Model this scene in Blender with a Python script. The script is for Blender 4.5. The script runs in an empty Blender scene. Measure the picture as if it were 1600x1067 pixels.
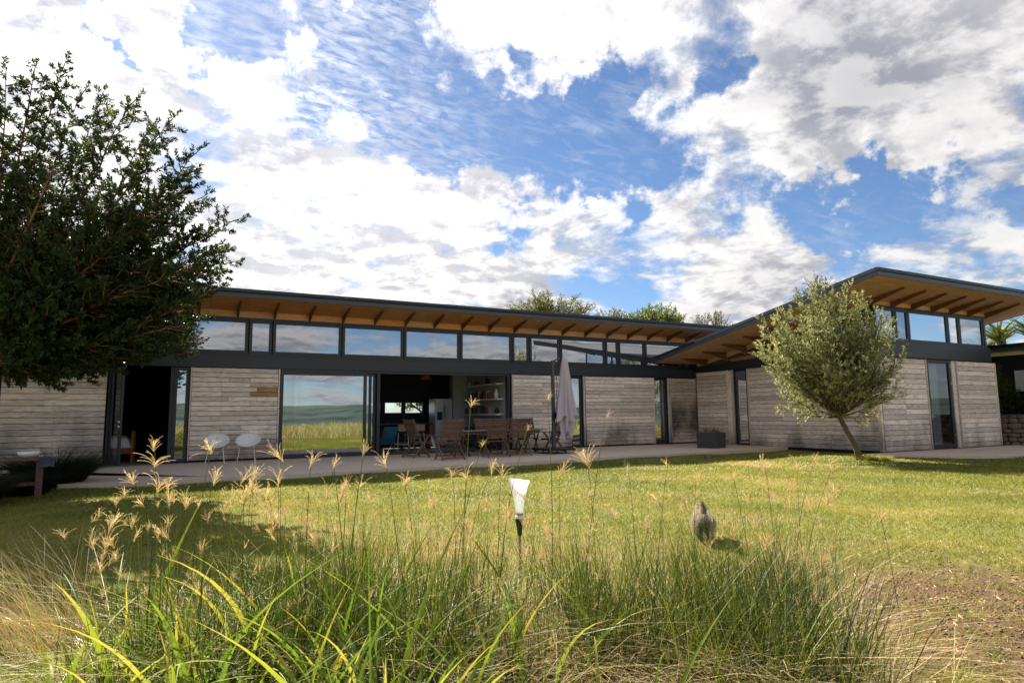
import bpy, bmesh, math, random
import numpy as np
from mathutils import Vector, Matrix

random.seed(7)
rng = np.random.default_rng(11)
sc = bpy.context.scene
COL = sc.collection
PI = math.pi

# ------------------------------------------------------------------ camera
PITCH, ROLL, AZ, FPX = math.radians(6.56), 0.0098, math.radians(62.1), 996.0
CAM = np.array([0.0, 0.0, 1.2])
FW = np.array([math.cos(AZ)*math.cos(PITCH), math.sin(AZ)*math.cos(PITCH), math.sin(PITCH)])
RT0 = np.array([math.sin(AZ), -math.cos(AZ), 0.0])
UP0 = np.cross(RT0, FW)
RT = RT0*math.cos(ROLL) - UP0*math.sin(ROLL)
UP = UP0*math.cos(ROLL) + RT0*math.sin(ROLL)
cd = bpy.data.cameras.new("camera")
cam = bpy.data.objects.new("camera", cd)
COL.objects.link(cam)
m = Matrix(((RT[0], UP[0], -FW[0], CAM[0]), (RT[1], UP[1], -FW[1], CAM[1]), (RT[2], UP[2], -FW[2], CAM[2]), (0, 0, 0, 1)))
cam.matrix_world = m
cd.sensor_width = 36.0
cd.lens = 36.0*FPX/1600.0
cd.clip_start = 0.05
cd.clip_end = 20000
sc.camera = cam


def ray(px, py):
    d = FW*FPX + RT*(px-800.0) - UP*(py-533.5)
    return d/np.linalg.norm(d)


def at(px, py, depth):
    """place in the world that the photograph shows at a pixel, at a distance in metres along the view"""
    d = ray(px, py)
    return CAM + d*(depth/float(d @ FW))


# ------------------------------------------------------------------ sun, sky
SUN_AZ, SUN_EL = math.radians(96.5), math.radians(39)
SUND = Vector((math.cos(SUN_AZ)*math.cos(SUN_EL), math.sin(SUN_AZ)*math.cos(SUN_EL), math.sin(SUN_EL)))
sl = bpy.data.lights.new("sun", 'SUN')
sl.energy = 5.0
sl.angle = math.radians(0.6)
sl.color = (1.0, 0.93, 0.80)
so = bpy.data.objects.new("sun", sl)
so.rotation_euler = SUND.to_track_quat('Z', 'Y').to_euler()
so.location = (-5, 20, 30)
COL.objects.link(so)

sc.view_settings.view_transform = 'Standard'
sc.view_settings.look = 'None'
sc.view_settings.gamma = 1.0
sc.view_settings.use_curve_mapping = False
sc.view_settings.exposure = 1.6
sc.cycles.max_bounces = 7
sc.cycles.transparent_max_bounces = 16
sc.cycles.use_denoising = True
sc.cycles.caustics_reflective = False
sc.cycles.caustics_refractive = False


class NT:
    """tiny node helper"""
    def __init__(s, tree):
        s.t = tree
        s.t.nodes.clear()

    def n(s, typ, ins=None, **props):
        nd = s.t.nodes.new(typ)
        for k, v in props.items():
            setattr(nd, k, v)
        if ins:
            for k, v in ins.items():
                sock = nd.inputs[k]
                if isinstance(v, bpy.types.NodeSocket):
                    s.t.links.new(v, sock)
                else:
                    sock.default_value = v
        return nd

    def math(s, op, a, b=None, c=None, clamp=False):
        ins = {0: a}
        if b is not None: ins[1] = b
        if c is not None: ins[2] = c
        return s.n('ShaderNodeMath', ins, operation=op, use_clamp=clamp).outputs[0]

    def ramp(s, fac, stops, interp='LINEAR'):
        nd = s.n('ShaderNodeValToRGB', {0: fac})
        cr = nd.color_ramp
        cr.interpolation = interp
        while len(cr.elements) < len(stops): cr.elements.new(0.5)
        for e, (p, c) in zip(cr.elements, stops):
            e.position = p
            e.color = (c[0], c[1], c[2], 1) if hasattr(c, '__len__') else (c, c, c, 1)
        return nd.outputs[0]

    def mixc(s, fac, a, b, blend='MIX'):
        nd = s.n('ShaderNodeMix', data_type='RGBA', blend_type=blend)
        for i, v in ((0, fac), (6, a), (7, b)):
            if isinstance(v, bpy.types.NodeSocket): s.t.links.new(v, nd.inputs[i])
            elif i == 0: nd.inputs[0].default_value = v
            else: nd.inputs[i].default_value = (v[0], v[1], v[2], 1)
        return nd.outputs[2]

    def noise(s, vec, scale, detail=4, rough=0.55, dist=0.0, out=0):
        return s.n('ShaderNodeTexNoise', {'Vector': vec, 'Scale': scale, 'Detail': detail, 'Roughness': rough, 'Distortion': dist}).outputs[out]

    def mapping(s, vec, scale=(1, 1, 1), loc=(0, 0, 0), rot=(0, 0, 0)):
        return s.n('ShaderNodeMapping', {'Vector': vec, 'Scale': scale, 'Location': loc, 'Rotation': rot}).outputs[0]


world = bpy.data.worlds.new("World")
sc.world = world
world.use_nodes = True
W = NT(world.node_tree)
skyn = W.n('ShaderNodeTexSky', sky_type='NISHITA', sun_disc=False, sun_elevation=SUN_EL,
           sun_rotation=math.radians(90)-SUN_AZ, air_density=1.0, dust_density=0.4, ozone_density=3.0, altitude=800)
dirv = W.n('ShaderNodeTexCoord').outputs['Generated']
wc = W.n('ShaderNodeTexNoise', {'Vector': dirv, 'Scale': 4.5, 'Detail': 7, 'Roughness': 0.62}).outputs[1]
wv = W.n('ShaderNodeVectorMath', {0: wc, 1: (0.5, 0.5, 0.5)}, operation='SUBTRACT').outputs[0]
wdir = W.n('ShaderNodeVectorMath', {0: wv, 1: (0.55, 0.55, 0.55), 2: dirv}, operation='MULTIPLY_ADD').outputs[0]
sep = W.n('ShaderNodeSeparateXYZ', {0: dirv})
zc = W.math('MAXIMUM', sep.outputs[2], 0.0)
den = W.math('ADD', zc, 0.22)
cx = W.math('DIVIDE', sep.outputs[0], den)
cy = W.math('DIVIDE', sep.outputs[1], den)
pl = W.n('ShaderNodeCombineXYZ', {0: cx, 1: cy, 2: 0.0}).outputs[0]
plw = W.mapping(pl, scale=(1, 1, 1), loc=(3.1, -1.7, 0.4))
n1 = W.noise(plw, 1.7, 9, 0.60, 0.35)
n2 = W.noise(W.mapping(pl, loc=(7.3, 2.2, 1.0)), 5.5, 7, 0.62, 0.2)
n3 = W.noise(W.mapping(pl, scale=(1.0, 2.6, 1), rot=(0, 0, 0.6), loc=(1, 5, 2)), 9.0, 6, 0.65, 0.5)
dens = W.math('ADD', W.math('MULTIPLY', n1, 1.0), W.math('MULTIPLY', n2, 0.40))
# where cloud banks and blue gaps lie (px, py, radius px, amount)
BLOBS = [(120, 150, 250, .42), (400, 110, 120, .30), (120, 30, 38, -.55), (375, 40, 55, -.60), (355, 230, 80, -.28),
         (575, 110, 80, -.42), (650, 215, 75, -.40), (790, 255, 110, -.45), (930, 265, 80, -.35), (590, 20, 60, -.25),
         (770, 80, 95, .34), (860, 60, 80, .20), (1115, 90, 70, -.42), (1000, 60, 60, .12), (925, 130, 60, -.30), (900, 220, 60, -.2), (1030, 290, 70, -.25),
         (1260, 190, 190, .36), (1450, 70, 190, .36), (1150, 345, 60, -.34), (1260, 335, 70, -.36), (1340, 315, 80, -.42), (1430, 285, 75, -.42),
         (1540, 300, 75, -.34), (1575, 225, 50, .30), (1370, 370, 60, .16), (1400, 430, 50, -.30), (1560, 380, 60, .08),
         (450, 370, 150, .36), (680, 380, 150, .38), (880, 400, 130, .38), (1090, 415, 130, .36), (470, 250, 110, .14), (965, 320, 35, .25)]
acc = dens
for (bx, by, br, ba) in BLOBS:
    d = ray(bx, by)
    dist = W.n('ShaderNodeVectorMath', {0: wdir, 1: tuple(d)}, operation='DISTANCE').outputs['Value']
    g = W.n('ShaderNodeMapRange', {0: dist, 1: 0.0, 2: br*1.55/996.0, 3: ba*0.62, 4: 0.0}, interpolation_type='SMOOTHERSTEP').outputs[0]
    acc = W.math('ADD', acc, g)
# the mirror images in the glass show that the sky behind the camera is mostly clouded
fdot = W.n('ShaderNodeVectorMath', {0: dirv, 1: (math.cos(AZ), math.sin(AZ), 0.0)}, operation='DOT_PRODUCT').outputs['Value']
acc = W.math('ADD', acc, W.n('ShaderNodeMapRange', {0: fdot, 1: 0.25, 2: -0.35, 3: 0.0, 4: 0.10}, interpolation_type='SMOOTHSTEP').outputs[0])
cover = W.n('ShaderNodeMapRange', {0: acc, 1: 0.655, 2: 0.86, 3: 0.0, 4: 1.0}, interpolation_type='SMOOTHSTEP').outputs[0]
veil = W.n('ShaderNodeMapRange', {0: W.math('ADD', n3, W.math('MULTIPLY', n1, 0.6)), 1: 0.78, 2: 1.25, 3: 0.0, 4: 0.35}).outputs[0]
rip = W.n('ShaderNodeVectorMath', {0: wdir, 1: tuple(ray(500, 235))}, operation='DISTANCE').outputs['Value']
rip = W.n('ShaderNodeMapRange', {0: rip, 1: 0.0, 2: 0.36, 3: 0.40, 4: 0.0}, interpolation_type='SMOOTHSTEP').outputs[0]
n4 = W.noise(W.mapping(pl, scale=(1.0, 2.2, 1), rot=(0, 0, -0.5), loc=(4, 1, 2)), 22.0, 5, 0.6, 0.4)
rip = W.math('MULTIPLY', rip, W.n('ShaderNodeMapRange', {0: n4, 1: 0.38, 2: 0.62, 3: 0.15, 4: 1.7}).outputs[0], clamp=True)
cover = W.math('MAXIMUM', W.math('MAXIMUM', cover, veil), rip)
thick = W.n('ShaderNodeMapRange', {0: W.math('ADD', acc, W.math('MULTIPLY', W.noise(W.mapping(pl, loc=(3.25, -1.45, 0.4)), 2.6, 5, 0.5, 0.2), 0.9)), 1: 1.22, 2: 1.75, 3: 0.0, 4: 1.0},
            interpolation_type='SMOOTHSTEP').outputs[0]
sdist = W.n('ShaderNodeVectorMath', {0: dirv, 1: tuple(SUND)}, operation='DISTANCE').outputs['Value']
glow = W.n('ShaderNodeMapRange', {0: sdist, 1: 0.1, 2: 1.15, 3: 1.0, 4: 0.0}, interpolation_type='SMOOTHSTEP').outputs[0]
n1s = W.noise(W.mapping(pl, loc=(3.1+0.10*math.cos(SUN_AZ), -1.7+0.10*math.sin(SUN_AZ), 0.4)), 1.7, 9, 0.60, 0.35)
n2s = W.noise(W.mapping(pl, loc=(7.3+0.05*math.cos(SUN_AZ), 2.2+0.05*math.sin(SUN_AZ), 1.0)), 5.5, 7, 0.62, 0.2)
rel = W.math('ADD', W.math('SUBTRACT', n1s, n1), W.math('MULTIPLY', W.math('SUBTRACT', n2s, n2), 0.7))
shade = W.n('ShaderNodeMapRange', {0: rel, 1: -0.09, 2: 0.11, 3: 0.0, 4: 1.0}, interpolation_type='SMOOTHSTEP').outputs[0]
sh2 = W.math('ADD', W.math('MULTIPLY', shade, 0.70), W.math('MULTIPLY', thick, 0.55), clamp=True)
ccol = W.mixc(sh2, (1.0, 0.975, 0.955), (0.37, 0.38, 0.44))
cstr = W.math('ADD', 2.9, W.math('MULTIPLY', glow, 2.2))
cem = W.n('ShaderNodeVectorMath', {0: ccol, 'Scale': cstr}, operation='SCALE').outputs[0]
skyc = W.mixc(1.0, skyn.outputs[0], (0.31, 0.345, 0.38), 'MULTIPLY')
mixed = W.mixc(cover, skyc, cem)
bg = W.n('ShaderNodeBackground', {'Color': mixed, 'Strength': 0.11})
wo = W.n('ShaderNodeOutputWorld', {'Surface': bg.outputs[0]})


# ------------------------------------------------------------------ materials
def newmat(name):
    mt = bpy.data.materials.new(name)
    mt.use_nodes = True
    return mt, NT(mt.node_tree)


def finish(N, col, rough=0.7, bump=None, bstr=0.3, bdist=0.01, metallic=0.0, spec=0.4):
    ins = {'Base Color': col if isinstance(col, bpy.types.NodeSocket) else (col[0], col[1], col[2], 1),
           'Roughness': rough, 'Metallic': metallic, 'Specular IOR Level': spec}
    p = N.n('ShaderNodeBsdfPrincipled', ins)
    if bump is not None:
        b = N.n('ShaderNodeBump', {'Height': bump, 'Strength': bstr, 'Distance': bdist})
        N.t.links.new(b.outputs[0], p.inputs['Normal'])
    o = N.n('ShaderNodeOutputMaterial', {'Surface': p.outputs[0]})
    return p


def simple(name, col, rough=0.6, var=0.15, scale=6.0, metallic=0.0, bstr=0.15, spec=0.4):
    mt, N = newmat(name)
    tc = N.n('ShaderNodeTexCoord').outputs['Object']
    nz = N.noise(tc, scale, 5)
    c = N.mixc(nz, [x*(1-var) for x in col], [min(1, x*(1+var)) for x in col])
    finish(N, c, N.math('ADD', rough-0.08, N.math('MULTIPLY', nz, 0.16)), N.noise(tc, scale*8, 3), bstr, 0.004, metallic, spec)
    return mt


def wood(name, light, dark, grain=1.0, rough=0.8, weather=False, spread=0.35, axis='X'):
    mt, N = newmat(name)
    tc = N.n('ShaderNodeTexCoord').outputs['Object']
    oi = N.n('ShaderNodeObjectInfo').outputs['Random']
    off = N.n('ShaderNodeCombineXYZ', {0: N.math('MULTIPLY', oi, 37.0), 1: N.math('MULTIPLY', oi, 91.0), 2: N.math('MULTIPLY', oi, 53.0)}).outputs[0]
    v = N.n('ShaderNodeVectorMath', {0: tc, 1: off}, operation='ADD').outputs[0]
    s = {'X': (0.9, 9, 9), 'Y': (9, 0.9, 9), 'Z': (9, 9, 0.9)}[axis]
    vs = N.mapping(v, scale=s)
    rings = N.noise(vs, 1.1*grain, 3, 0.5, 0.6)
    rr = N.math('SINE', N.math('MULTIPLY', rings, 46.0))
    rr = N.math('POWER', N.math('ADD', N.math('MULTIPLY', rr, 0.5), 0.5), 2.2)
    fine = N.noise(N.mapping(v, scale=tuple(k*5 for k in s)), 1.6*grain, 4, 0.65)
    big = N.noise(N.mapping(v, scale=(0.8, 0.8, 3)), 1.5, 3)
    fac = N.math('ADD', N.math('MULTIPLY', rr, 0.50), N.math('MULTIPLY', fine, 0.7))
    fac = N.math('SUBTRACT', N.math('ADD', fac, N.math('MULTIPLY', big, 0.5)), 0.46, clamp=True)
    c = N.mixc(fac, light, dark)
    tone = N.math('ADD', 1.0-spread/2, N.math('MULTIPLY', oi, spread))
    c = N.n('ShaderNodeHueSaturation', {'Color': c, 'Value': tone, 'Saturation': N.math('ADD', 0.85, N.math('MULTIPLY', N.math('FRACT', N.math('MULTIPLY', oi, 17.3)), 0.3))}).outputs[0]
    if weather:
        geo = N.n('ShaderNodeNewGeometry').outputs['Position']
        gz = N.n('ShaderNodeSeparateXYZ', {0: geo})
        streak = N.noise(N.mapping(geo, scale=(0.9, 0.9, 0.35)), 1.1, 5, 0.6)
        low = N.n('ShaderNodeMapRange', {0: gz.outputs[2], 1: 0.0, 2: 1.5, 3: 0.36, 4: -0.10}).outputs[0]
        st = N.n('ShaderNodeMapRange', {0: N.math('ADD', streak, low), 1: 0.60, 2: 0.92, 3: 0.0, 4: 0.80}).outputs[0]
        if weather == 'mould':
            band = N.n('ShaderNodeMapRange', {0: N.math('ABSOLUTE', N.math('SUBTRACT', gz.outputs[2], 1.0)), 1: 0.3, 2: 1.2, 3: 0.42, 4: -0.2}).outputs[0]
            st = N.n('ShaderNodeMapRange', {0: N.math('ADD', streak, band), 1: 0.5, 2: 0.85, 3: 0.0, 4: 0.95}).outputs[0]
        st = N.math('MULTIPLY', st, N.math('ADD', 0.35, N.math('MULTIPLY', fine, 1.0)), clamp=True)
        c = N.mixc(st, c, (0.045, 0.043, 0.043))
    finish(N, c, rough, N.math('SUBTRACT', 1.0, fac), 0.35, 0.006, spec=0.25)
    return mt


def leafmat(name, stops, trans=0.45, rough=0.5, spec=0.3, tcol=(1.25, 1.2, 0.6)):
    mt, N = newmat(name)
    t = N.n('ShaderNodeAttribute', attribute_name='tint').outputs['Fac']
    c = N.ramp(t, stops)
    p = N.n('ShaderNodeBsdfPrincipled', {'Base Color': c, 'Roughness': rough, 'Specular IOR Level': spec})
    c2 = N.mixc(1.0, c, tcol, 'MULTIPLY')
    tr = N.n('ShaderNodeBsdfTranslucent', {'Color': c2})
    mx = N.n('ShaderNodeMixShader', {0: trans, 1: p.outputs[0], 2: tr.outputs[0]})
    N.n('ShaderNodeOutputMaterial', {'Surface': mx.outputs[0]})
    return mt


def glassmat(name, base=0.22, tint=(0.55, 0.60, 0.62), refl=(0.78, 0.80, 0.84)):
    mt, N = newmat(name)
    fr = N.n('ShaderNodeFresnel', {'IOR': 1.5}).outputs[0]
    f = N.math('ADD', base, N.math('MULTIPLY', fr, 1.4), clamp=True)
    tr = N.n('ShaderNodeBsdfTransparent', {'Color': (*tint, 1)})
    tc = N.n('ShaderNodeTexCoord').outputs['Object']
    b = N.n('ShaderNodeBump', {'Height': N.noise(tc, 0.7, 1), 'Strength': 0.12, 'Distance': 0.03})
    gl = N.n('ShaderNodeBsdfGlossy', {'Color': (*refl, 1), 'Roughness': 0.0, 'Normal': b.outputs[0]})
    mx = N.n('ShaderNodeMixShader', {0: f, 1: tr.outputs[0], 2: gl.outputs[0]})
    N.n('ShaderNodeOutputMaterial', {'Surface': mx.outputs[0]})
    return mt


M = {}
M['plank'] = wood('weathered_plank', (0.93, 0.82, 0.75), (0.42, 0.33, 0.285), weather='base', spread=0.50)
M['plank_mould'] = wood('stained_plank', (0.72, 0.60, 0.53), (0.24, 0.18, 0.15), weather='mould', spread=0.3)
M['plank_new'] = wood('fresh_plank', (0.50, 0.30, 0.17), (0.26, 0.13, 0.07), spread=0.15)
M['teak'] = wood('weathered_teak', (0.20, 0.125, 0.095), (0.065, 0.040, 0.032), grain=2.0, spread=0.4)
M['teak_grey'] = wood('silvered_teak', (0.30, 0.26, 0.24), (0.11, 0.09, 0.08), grain=2.0, spread=0.3)
M['ply'] = wood('plywood', (0.62, 0.335, 0.175), (0.36, 0.165, 0.08), grain=0.6, spread=0.12)
M['board'] = wood('pine_board', (0.85, 0.46, 0.25), (0.56, 0.25, 0.12), grain=0.8, spread=0.2)
M['rafter'] = wood('rafter_wood', (0.20, 0.095, 0.05), (0.10, 0.042, 0.025), grain=1.0, spread=0.2, axis='Y')
M['cabinet'] = wood('warm_cabinet_wood', (0.34, 0.14, 0.06), (0.18, 0.07, 0.03), spread=0.2)
M['metal'] = simple('charcoal_coated_metal', (0.017, 0.023, 0.036), 0.38, 0.18, 1.5, bstr=0.03, spec=0.5)
M['fascia'] = simple('grey_fascia_metal', (0.062, 0.072, 0.10), 0.42, 0.12, 1.0, bstr=0.03, spec=0.5)
M['roofing'] = simple('roof_sheet', (0.16, 0.16, 0.17), 0.5, 0.2, 0.6)
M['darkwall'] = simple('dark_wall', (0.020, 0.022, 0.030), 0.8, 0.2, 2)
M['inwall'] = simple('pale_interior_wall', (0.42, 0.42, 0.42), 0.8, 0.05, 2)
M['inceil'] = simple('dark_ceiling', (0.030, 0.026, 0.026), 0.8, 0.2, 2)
M['infloor'] = simple('interior_screed', (0.20, 0.19, 0.18), 0.35, 0.12, 1.5)
M['white'] = simple('white_plastic', (0.80, 0.80, 0.78), 0.35, 0.02, 5, bstr=0.02)
M['whitepaint'] = simple('white_paint', (0.75, 0.75, 0.74), 0.6, 0.03, 5, bstr=0.03)
M['chrome'] = simple('brushed_steel', (0.55, 0.55, 0.56), 0.3, 0.05, 5, metallic=1.0, bstr=0.02)
M['steel'] = simple('fridge_steel', (0.62, 0.63, 0.65), 0.35, 0.03, 1, metallic=0.6, bstr=0.02)
M['black'] = simple('black_plastic', (0.015, 0.015, 0.017), 0.4, 0.2, 5)
M['fabric'] = simple('mauve_grey_canvas', (0.52, 0.46, 0.52), 0.9, 0.10, 3, bstr=0.3)
M['duvet'] = simple('white_linen', (0.72, 0.70, 0.76), 0.9, 0.04, 5, bstr=0.3)
M['blue'] = simple('teal_canvas', (0.02, 0.11, 0.19), 0.8, 0.2, 5)
M['tan'] = simple('tan_leather', (0.42, 0.26, 0.16), 0.6, 0.1, 5)
M['pot'] = simple('dark_fibre_cement', (0.060, 0.060, 0.062), 0.85, 0.25, 4, bstr=0.4)
M['bark'] = simple('reddish_bark', (0.20, 0.095, 0.065), 0.9, 0.45, 9, bstr=0.8)
M['bark_dark'] = simple('dark_bark', (0.11, 0.075, 0.06), 0.9, 0.45, 14, bstr=0.9)
M['blind_white'] = simple('white_blind', (0.75, 0.75, 0.78), 0.9, 0.03, 3)  # plain white blind fabric
M['red'] = simple('red_lampshade', (0.32, 0.07, 0.04), 0.6, 0.1, 4)
M['amber'] = simple('amber_glass_ring', (0.55, 0.20, 0.03), 0.3, 0.1, 9)
M['slate'] = simple('slate_cap', (0.12, 0.13, 0.14), 0.8, 0.2, 6, bstr=0.4)
M['mortar'] = simple('wall_mortar', (0.07, 0.06, 0.055), 0.95, 0.2, 9, bstr=0.6)
M['stone'] = simple('field_stone', (0.23, 0.17, 0.13), 0.9, 0.5, 5, bstr=0.8)
M['glass'] = glassmat('window_glass', 0.42)
M['glass_clear'] = glassmat('door_glass', 0.06, (0.75, 0.8, 0.82))
M['curtain'] = simple('pale_curtain', (0.50, 0.50, 0.50), 0.9, 0.05, 3)
M['curtain_dark'] = simple('grey_curtain', (0.16, 0.17, 0.19), 0.9, 0.1, 3)

G0 = [(0.0, (0.085, 0.115, 0.016)), (0.35, (0.20, 0.22, 0.030)), (0.6, (0.34, 0.29, 0.055)), (0.8, (0.42, 0.33, 0.12)), (1.0, (0.48, 0.34, 0.18))]
M['lawn'] = leafmat('lawn_blade', G0, 0.40)
M['tall'] = leafmat('tall_grass_blade', [(0.0, (0.012, 0.026, 0.009)), (0.3, (0.055, 0.092, 0.015)), (0.52, (0.20, 0.235, 0.032)), (0.66, (0.40, 0.33, 0.07)), (0.82, (0.66, 0.52, 0.32)), (1.0, (0.24, 0.12, 0.065))], 0.22)
M['broad'] = leafmat('broad_grass_leaf', [(0.0, (0.05, 0.10, 0.02)), (0.5, (0.13, 0.22, 0.03)), (0.85, (0.25, 0.32, 0.045)), (1.0, (0.42, 0.36, 0.09))], 0.42, 0.6, 0.25, (1.15, 1.1, 0.6))
M['seed'] = leafmat('seed_head', [(0.0, (0.46, 0.34, 0.19)), (1.0, (0.80, 0.70, 0.46))], 0.45, 0.7, 0.1, (1.1, 1.0, 0.72))
M['stem'] = leafmat('grass_stem', [(0.0, (0.04, 0.07, 0.02)), (0.6, (0.13, 0.16, 0.04)), (1.0, (0.36, 0.28, 0.13))], 0.2, 0.5)
M['needle'] = leafmat('yellowwood_leaf', [(0.0, (0.014, 0.028, 0.012)), (0.5, (0.036, 0.062, 0.022)), (0.8, (0.085, 0.115, 0.034)), (1.0, (0.25, 0.26, 0.06))], 0.30, 0.45)
M['olive'] = leafmat('olive_leaf', [(0.0, (0.055, 0.075, 0.032)), (0.5, (0.21, 0.235, 0.10)), (0.85, (0.40, 0.40, 0.19)), (1.0, (0.56, 0.53, 0.30))], 0.35, 0.5, 0.3, (1.1, 1.08, 0.75))
M['bgleaf'] = leafmat('bright_leaf', [(0.0, (0.04, 0.065, 0.02)), (0.5, (0.09, 0.13, 0.03)), (1.0, (0.22, 0.25, 0.05))], 0.35, 0.5)
M['acacia'] = leafmat('acacia_leaf', [(0.0, (0.05, 0.065, 0.03)), (0.5, (0.10, 0.12, 0.05)), (1.0, (0.20, 0.20, 0.08))], 0.35, 0.5)
M['aloe'] = leafmat('aloe_leaf', [(0.0, (0.06, 0.085, 0.03)), (0.5, (0.13, 0.17, 0.05)), (1.0, (0.26, 0.27, 0.08))], 0.15, 0.4)
M['bush'] = leafmat('dark_bush_leaf', [(0.0, (0.008, 0.014, 0.010)), (0.6, (0.02, 0.032, 0.016)), (1.0, (0.05, 0.07, 0.025))], 0.25, 0.5)
M['fur'] = leafmat('dog_fur', [(0.0, (0.05, 0.038, 0.032)), (0.35, (0.26, 0.20, 0.165)), (1.0, (0.70, 0.62, 0.53))], 0.15, 0.8, 0.1)
M['skin'] = simple('dog_undercoat', (0.14, 0.105, 0.085), 0.9, 0.3, 20)


def mat_concrete():
    mt, N = newmat('concrete_paving')
    g = N.n('ShaderNodeNewGeometry').outputs['Position']
    a = N.noise(g, 0.6, 6, 0.6)
    b = N.noise(g, 14, 5, 0.6)
    c = N.mixc(N.math('ADD', N.math('MULTIPLY', a, 0.7), N.math('MULTIPLY', b, 0.3)), (0.50, 0.40, 0.32), (0.72, 0.60, 0.50))
    st = N.n('ShaderNodeMapRange', {0: N.noise(g, 2.2, 6, 0.7, 0.5), 1: 0.58, 2: 0.75, 3: 0.0, 4: 0.45}).outputs[0]
    c = N.mixc(st, c, (0.26, 0.215, 0.175))
    finish(N, c, 0.8, b, 0.25, 0.004, spec=0.2)
    return mt


M['concrete'] = mat_concrete()


def dirt_value(x, y):
    """how bare the soil is, 0 lawn .. 1 soil (numpy arrays)"""
    fx = (x-4.9)*0.47+(y-2.1)*0.88      # along view, from the middle of the bare patch
    sx = (x-4.9)*0.88-(y-2.1)*0.47
    v = 1.15-np.sqrt((fx/1.5)**2+((sx-0.5)/2.1)**2)
    return v


def mat_ground():
    mt, N = newmat('lawn_soil')
    g = N.n('ShaderNodeNewGeometry').outputs['Position']
    a = N.noise(g, 0.55, 6, 0.6, 0.3)
    b = N.noise(g, 6.0, 6, 0.65)
    c3 = N.noise(g, 60.0, 4, 0.6)
    green = N.mixc(b, (0.085, 0.095, 0.028), (0.26, 0.24, 0.075))
    dry = N.mixc(b, (0.22, 0.15, 0.075), (0.42, 0.30, 0.16))
    c = N.mixc(N.n('ShaderNodeMapRange', {0: a, 1: 0.50, 2: 0.68, 3: 0.0, 4: 0.8}).outputs[0], green, dry)
    d0 = N.n('ShaderNodeVectorMath', {0: g, 1: (4.75, 2.2, -0.1)}, operation='DISTANCE').outputs['Value']
    soil = N.mixc(N.math('ADD', N.math('MULTIPLY', c3, 0.6), N.math('MULTIPLY', b, 0.4)), (0.038, 0.022, 0.015), (0.19, 0.115, 0.072))
    sf = N.n('ShaderNodeMapRange', {0: N.math('ADD', d0, N.math('MULTIPLY', N.math('SUBTRACT', b, 0.5), 2.2)), 1: 1.0, 2: 2.1, 3: 1.0, 4: 0.0}).outputs[0]
    c = N.mixc(sf, c, soil)
    hgt = N.math('ADD', N.math('MULTIPLY', b, 0.7), N.math('MULTIPLY', c3, 0.3))
    finish(N, c, 0.95, hgt, 0.7, 0.03, spec=0.1)
    return mt


M['ground'] = mat_ground()


# ------------------------------------------------------------------ object helpers
def np_mesh(name, verts, faces, tint=None, smooth=False):
    verts = np.asarray(verts, dtype=np.float32)
    faces = np.asarray(faces, dtype=np.int32)
    me = bpy.data.meshes.new(name)
    k = faces.shape[1]
    me.vertices.add(len(verts))
    me.vertices.foreach_set('co', verts.ravel())
    me.loops.add(faces.size)
    me.loops.foreach_set('vertex_index', faces.ravel())
    me.polygons.add(len(faces))
    me.polygons.foreach_set('loop_start', np.arange(0, faces.size, k, dtype=np.int32))
    if smooth: me.polygons.foreach_set('use_smooth', np.ones(len(faces), dtype=bool))
    me.update(calc_edges=True)
    if tint is not None:
        at_ = me.attributes.new('tint', 'FLOAT', 'POINT')
        at_.data.foreach_set('value', np.asarray(tint, dtype=np.float32))
    return me


def link(name, me, mat=None, parent=None, loc=(0, 0, 0), rot=(0, 0, 0)):
    o = bpy.data.objects.new(name, me)
    COL.objects.link(o)
    if me is not None and mat is not None and len(me.materials) == 0: me.materials.append(mat)
    o.location = loc
    o.rotation_euler = rot
    if parent is not None: o.parent = parent
    return o


def tag(o, label=None, cat=None, group=None, kind=None):
    if label: o['label'] = label
    if cat: o['category'] = cat
    if group: o['group'] = group
    if kind: o['kind'] = kind
    return o


def thing(name, label, cat, loc=(0, 0, 0), rz=0.0, group=None):
    o = link(name, None, loc=loc, rot=(0, 0, rz))
    o.empty_display_size = 0.1
    return tag(o, label, cat, group)


def copy_tree(o, parent=None):
    c = o.copy()
    COL.objects.link(c)
    c.parent = parent
    for ch in list(o.children): copy_tree(ch, c)
    return c


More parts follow.
